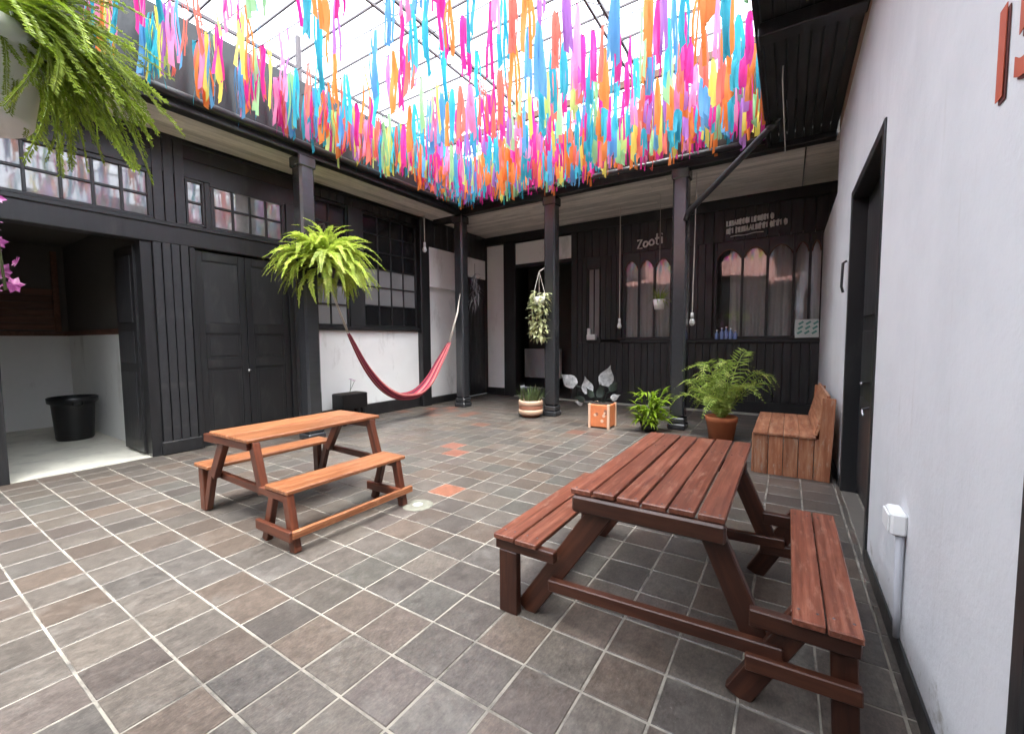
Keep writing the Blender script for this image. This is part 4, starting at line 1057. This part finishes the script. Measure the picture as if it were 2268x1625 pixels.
# ------------------------------------------------------------------ hanging plants
p6 = thing('trailing_plant', (-4.02, 7.25, 1.4), 'long cream and green trailing plant hanging in front of a column', 'hanging plant')
hc = (-4.02, 7.22)
mb = MB(); mb.lathe([(0, 2.16), (.09, 2.16), (.115, 2.30), (.105, 2.30), (0, 2.28)], 20, (hc[0], hc[1], 0)); mb.build('pot', M['plasticwhite'], p6, True)
mb = MB()
for a in range(3): mb.tube([(hc[0] + .14 * math.cos(a * 2.1), hc[1] + .14 * math.sin(a * 2.1), 2.3), (hc[0], hc[1], 2.78)], .005, 5)
mb.tube([(hc[0], hc[1], 2.78), (hc[0] + .05, hc[1] + .12, 2.86)], .008, 6); mb.build('hanger', M['rope'], p6)
hmh = [blade_mesh(M['hoya'], .10, .06, .3, 3, i, .4) for i in range(4)]
for k in range(290):
    a = pq.uniform(0, 6.3); t = pq.random(); z = 2.40 - t * .92; r = (.175 - .04 * t) * pq.uniform(.6, 1.1)
    p = (hc[0] + r * math.cos(a) + .03 * math.sin(z * 6), hc[1] + r * math.sin(a), z)
    link('leaf', pq.choice(hmh), None, p6, Matrix.Translation(p) @ Matrix.Rotation(a + pq.uniform(-.7, .7), 4, 'Z') @ Matrix.Rotation(pq.uniform(1.0, 2.9), 4, 'Y') @ Matrix.Scale(pq.uniform(.8, 1.3), 4))
p7 = thing('air_plant', (-5.97, 7.75, 2.2), 'grey wispy air plant hanging beside the corner column', 'hanging plant')
mb = MB(); mb.tube([(-5.97, 7.75, 3.2), (-5.97, 7.75, 2.6)], .004, 5); mb.build('hanger', M['gut'], p7)
am = [blade_mesh(M['airplant'], .26, .022, .9, 5, i, .6) for i in range(4)]
for k in range(80):
    p = (-5.97 + pq.gauss(0, .05), 7.75 + pq.gauss(0, .05), pq.uniform(2.25, 3.0))
    link('leaf', pq.choice(am), None, p7, Matrix.Translation(p) @ Matrix.Rotation(pq.uniform(0, 6.3), 4, 'Z') @ Matrix.Rotation(pq.uniform(.5, 2.8), 4, 'Y') @ Matrix.Scale(pq.uniform(.6, 1.2), 4))
p8 = thing('hanging_pot', (-2.1, 8.5, 2.05), 'small white pot with a spiky green plant hanging before the arched window', 'hanging plant')
mb = MB(); mb.lathe([(0, 2.05), (.085, 2.05), (.12, 2.24), (.11, 2.24), (0, 2.22)], 20, (-2.1, 8.5, 0)); mb.build('pot', M['plasticwhite'], p8, True)
mb = MB()
for a in range(3): mb.tube([(-2.1 + .11 * math.cos(a * 2.1), 8.5 + .11 * math.sin(a * 2.1), 2.24), (-2.1, 8.5, 2.8)], .004, 5)
mb.tube([(-2.1, 8.5, 2.8), (-2.1, 8.5, 4.19)], .004, 5); mb.build('hanger', M['rope'], p8)
hm8 = [blade_mesh(M['palm'], .30, .022, .8, 5, i, .6) for i in range(4)]
tuft(p8, 'leaf', hm8, (-2.1, 8.5, 2.22), 60, .09, .7, 1.25, (-.2, 1.3), pq)

# ------------------------------------------------------------------ pendant lamps
def pendant(x, y, zb, ztop, label, sway=0):
    t = thing('pendant_lamp', (x, y, zb), label, 'lamp', 'bare bulb pendants of the gallery')
    mb = MB(); mb.tube([(x + sway, y, ztop), (x, y, zb + .18)], .009, 6); mb.build('cord', M['rope'], t)
    mb = MB(); mb.lathe([(.0, .2), (.024, .2), (.028, .10), (.0, .10)], 14, (x, y, zb)); mb.build('socket', M['plasticwhite'], t, True)
    mb = MB(); mb.lathe([(0, 0), (.022, .006), (.042, .03), (.047, .06), (.038, .095), (.024, .13)], 16, (x, y, zb - .02)); mb.build('bulb', M['bulb'], t, True)
pendant(-2.98, 8.8, 1.72, ZC, 'white bulb pendant on a straight cord left of the first arched window')
pendant(-1.36, 7.7, 1.72, ZC, 'white bulb pendant hanging just right of the column with the drain pipe', .03)
pendant(-6.72, 6.95, 3.42, ZC, 'short white bulb pendant above the post at the hammock')
hg = thing('wall_dispenser', (-3.83, YB - .06, 1.5), 'small white box fixed under the narrow shop window', 'dispenser')
box('case', M['plasticwhite'], hg, -3.95, -3.74, YB - .16, YB - .04, 1.47, 1.60, .012)
box('tray', M['plasticwhite'], hg, -3.95, -3.88, YB - .13, YB - .04, 1.602, 1.74, .006)

# ------------------------------------------------------------------ lettering on the shop facade (parts of the facade)
lq = random.Random(2)
def strokes(origin, scale, slope, glyphs, rad, name):
    mb = MB()
    for gx, lines in glyphs:
        for ln in lines:
            pts = [(origin[0] + (gx + x + lq.uniform(-.02, .02)) * scale, YB - .05, origin[1] + (z + lq.uniform(-.02, .02)) * scale + (gx + x) * scale * slope) for x, z in ln]
            mb.tube(pts, rad, 6)
    return mb.build(name, M['lettering'], bf)
ring = lambda r, cz, a0=0, a1=6.3, n=9: [(r + r * math.cos(a0 + (a1 - a0) * k / n), cz + r * 1.15 * math.sin(a0 + (a1 - a0) * k / n)) for k in range(n + 1)]
strokes((-2.82, 3.42), .20, .10, [(0, [[(.0, .95), (.52, 1.0), (.05, .12), (.56, .08)]]), (.68, [ring(.24, .42)]), (1.28, [ring(.26, .45)]),
        (1.92, [[(.2, 1.25), (.15, .2), (.35, .1)], [(.0, .75), (.4, .78)]]), (2.5, [[(.12, .8), (.12, .12)], [(.1, 1.1), (.16, 1.14)]])], .021, 'sign_lettering')
for (z0, x0, x1, hh) in ((3.655, -1.06, -.30, .115), (3.505, -1.06, -.10, .12)):
    g = []; x = 0
    while x < (x1 - x0) / hh:
        w_ = lq.uniform(.22, .42); t = lq.randrange(4)
        ls = [[[(0, 0), (.02, 1)], [(0, .55), (w_, .9), (w_, .1)]], [[(w_ * .5 + w_ * .5 * math.cos(a * .9), .45 + .45 * math.sin(a * .9)) for a in range(8)]],
              [[(0, .9), (0, .1), (w_, .1), (w_, .9)]], [[(0, .1), (w_ * .5, .95), (w_, .1)], [(.1, .45), (w_ - .05, .45)]]][t]
        g.append((x, ls)); x += w_ + (.5 if lq.random() < .16 else .16)
    strokes((x0, z0), hh, .06, g, .0165, 'sign_lettering')
mb = MB(); mb.tube([(-1.0 + .07 * k, YB - .05, 3.455 + .008 * math.sin(k * 1.3) + .004 * k) for k in range(9)], .008, 5); mb.build('sign_underline', M['lettering'], bf)

# ------------------------------------------------------------------ things on the sill
for k, (x, h) in enumerate(((-1.2, .16), (-1.11, .20), (-1.03, .22), (-.95, .19), (-.87, .15))):
    t = thing('bottle', (x, YB - .06, 1.47), f'blue plastic bottle on the shop sill, {["first", "second", "third", "fourth", "fifth"][k]} from the left', 'bottle', 'blue bottles on the shop sill')
    mb = MB(); mb.lathe([(0, 0), (.034, 0), (.036, .01), (.036, h * .68), (.014, h * .85), (.014, h)], 14, (x, YB - .06, 1.471)); mb.build('body', M['bluebottle'], t, True)
    mb = MB(); mb.lathe([(.017, h), (.017, h + .025), (0, h + .027)], 12, (x, YB - .06, 1.471)); mb.build('cap', M['plasticwhite'], t, True)
ps = thing('poster_card', (.31, YB - .07, 1.47), 'pale card with green pattern leaning on the sill at the right end', 'card')
beam('card', M['poster'], ps, (.10, YB - .075, 1.65), (.46, YB - .075, 1.66), .008, .33, .001, up=(0, .12, 1))
for k in range(9):
    x, z = .14 + (k % 3) * .11 + (k // 3) * .01, 1.56 + (k // 3) * .085
    beam('printed_leaf', M['postergreen'], ps, (x, YB - .088 + .010 * (k // 3), z), (x + .07, YB - .085 + .010 * (k // 3), z + .05), .006, .035, .001, up=(0, .12, 1))

# ------------------------------------------------------------------ outlet box and drain cover
eb = thing('outlet_box', (XR - .04, 2.62, .65), 'white electric outlet box with grey conduit on the plaster wall', 'outlet')
box('case', M['plasticwhite'], eb, XR - .06, XR - .001, 2.54, 2.69, .59, .695, .01)
box('cover', M['plasticwhite'], eb, XR - .070, XR - .061, 2.552, 2.678, .603, .683, .006)
mb = MB(); mb.tube([(XR - .02, 2.57, .584), (XR - .018, 2.57, .2), (XR - .016, 2.575, .1)], [.018, .014, .012], 8); mb.build('conduit', plain('grey_conduit', (.45, .45, .48), .5), eb, True)
dc = thing('floor_drain', (-2.79, 2.73, 0), 'pale round cement drain patch in the tiles by the small table', 'drain')
mb = MB(); mb.lathe([(0, .006), (.04, .006), (.045, .009), (.11, .008), (.14, .002)], 13, (-2.79, 2.73, 0)); mb.build('rim', plain('pale_cement', (.17, .165, .13), .85, .35, 16, .4), dc, True)
mb = MB(); mb.lathe([(0, .011), (.045, .010), (.05, .007)], 18, (-2.79, 2.73, 0)); mb.build('grate', M['cement'], dc, True)
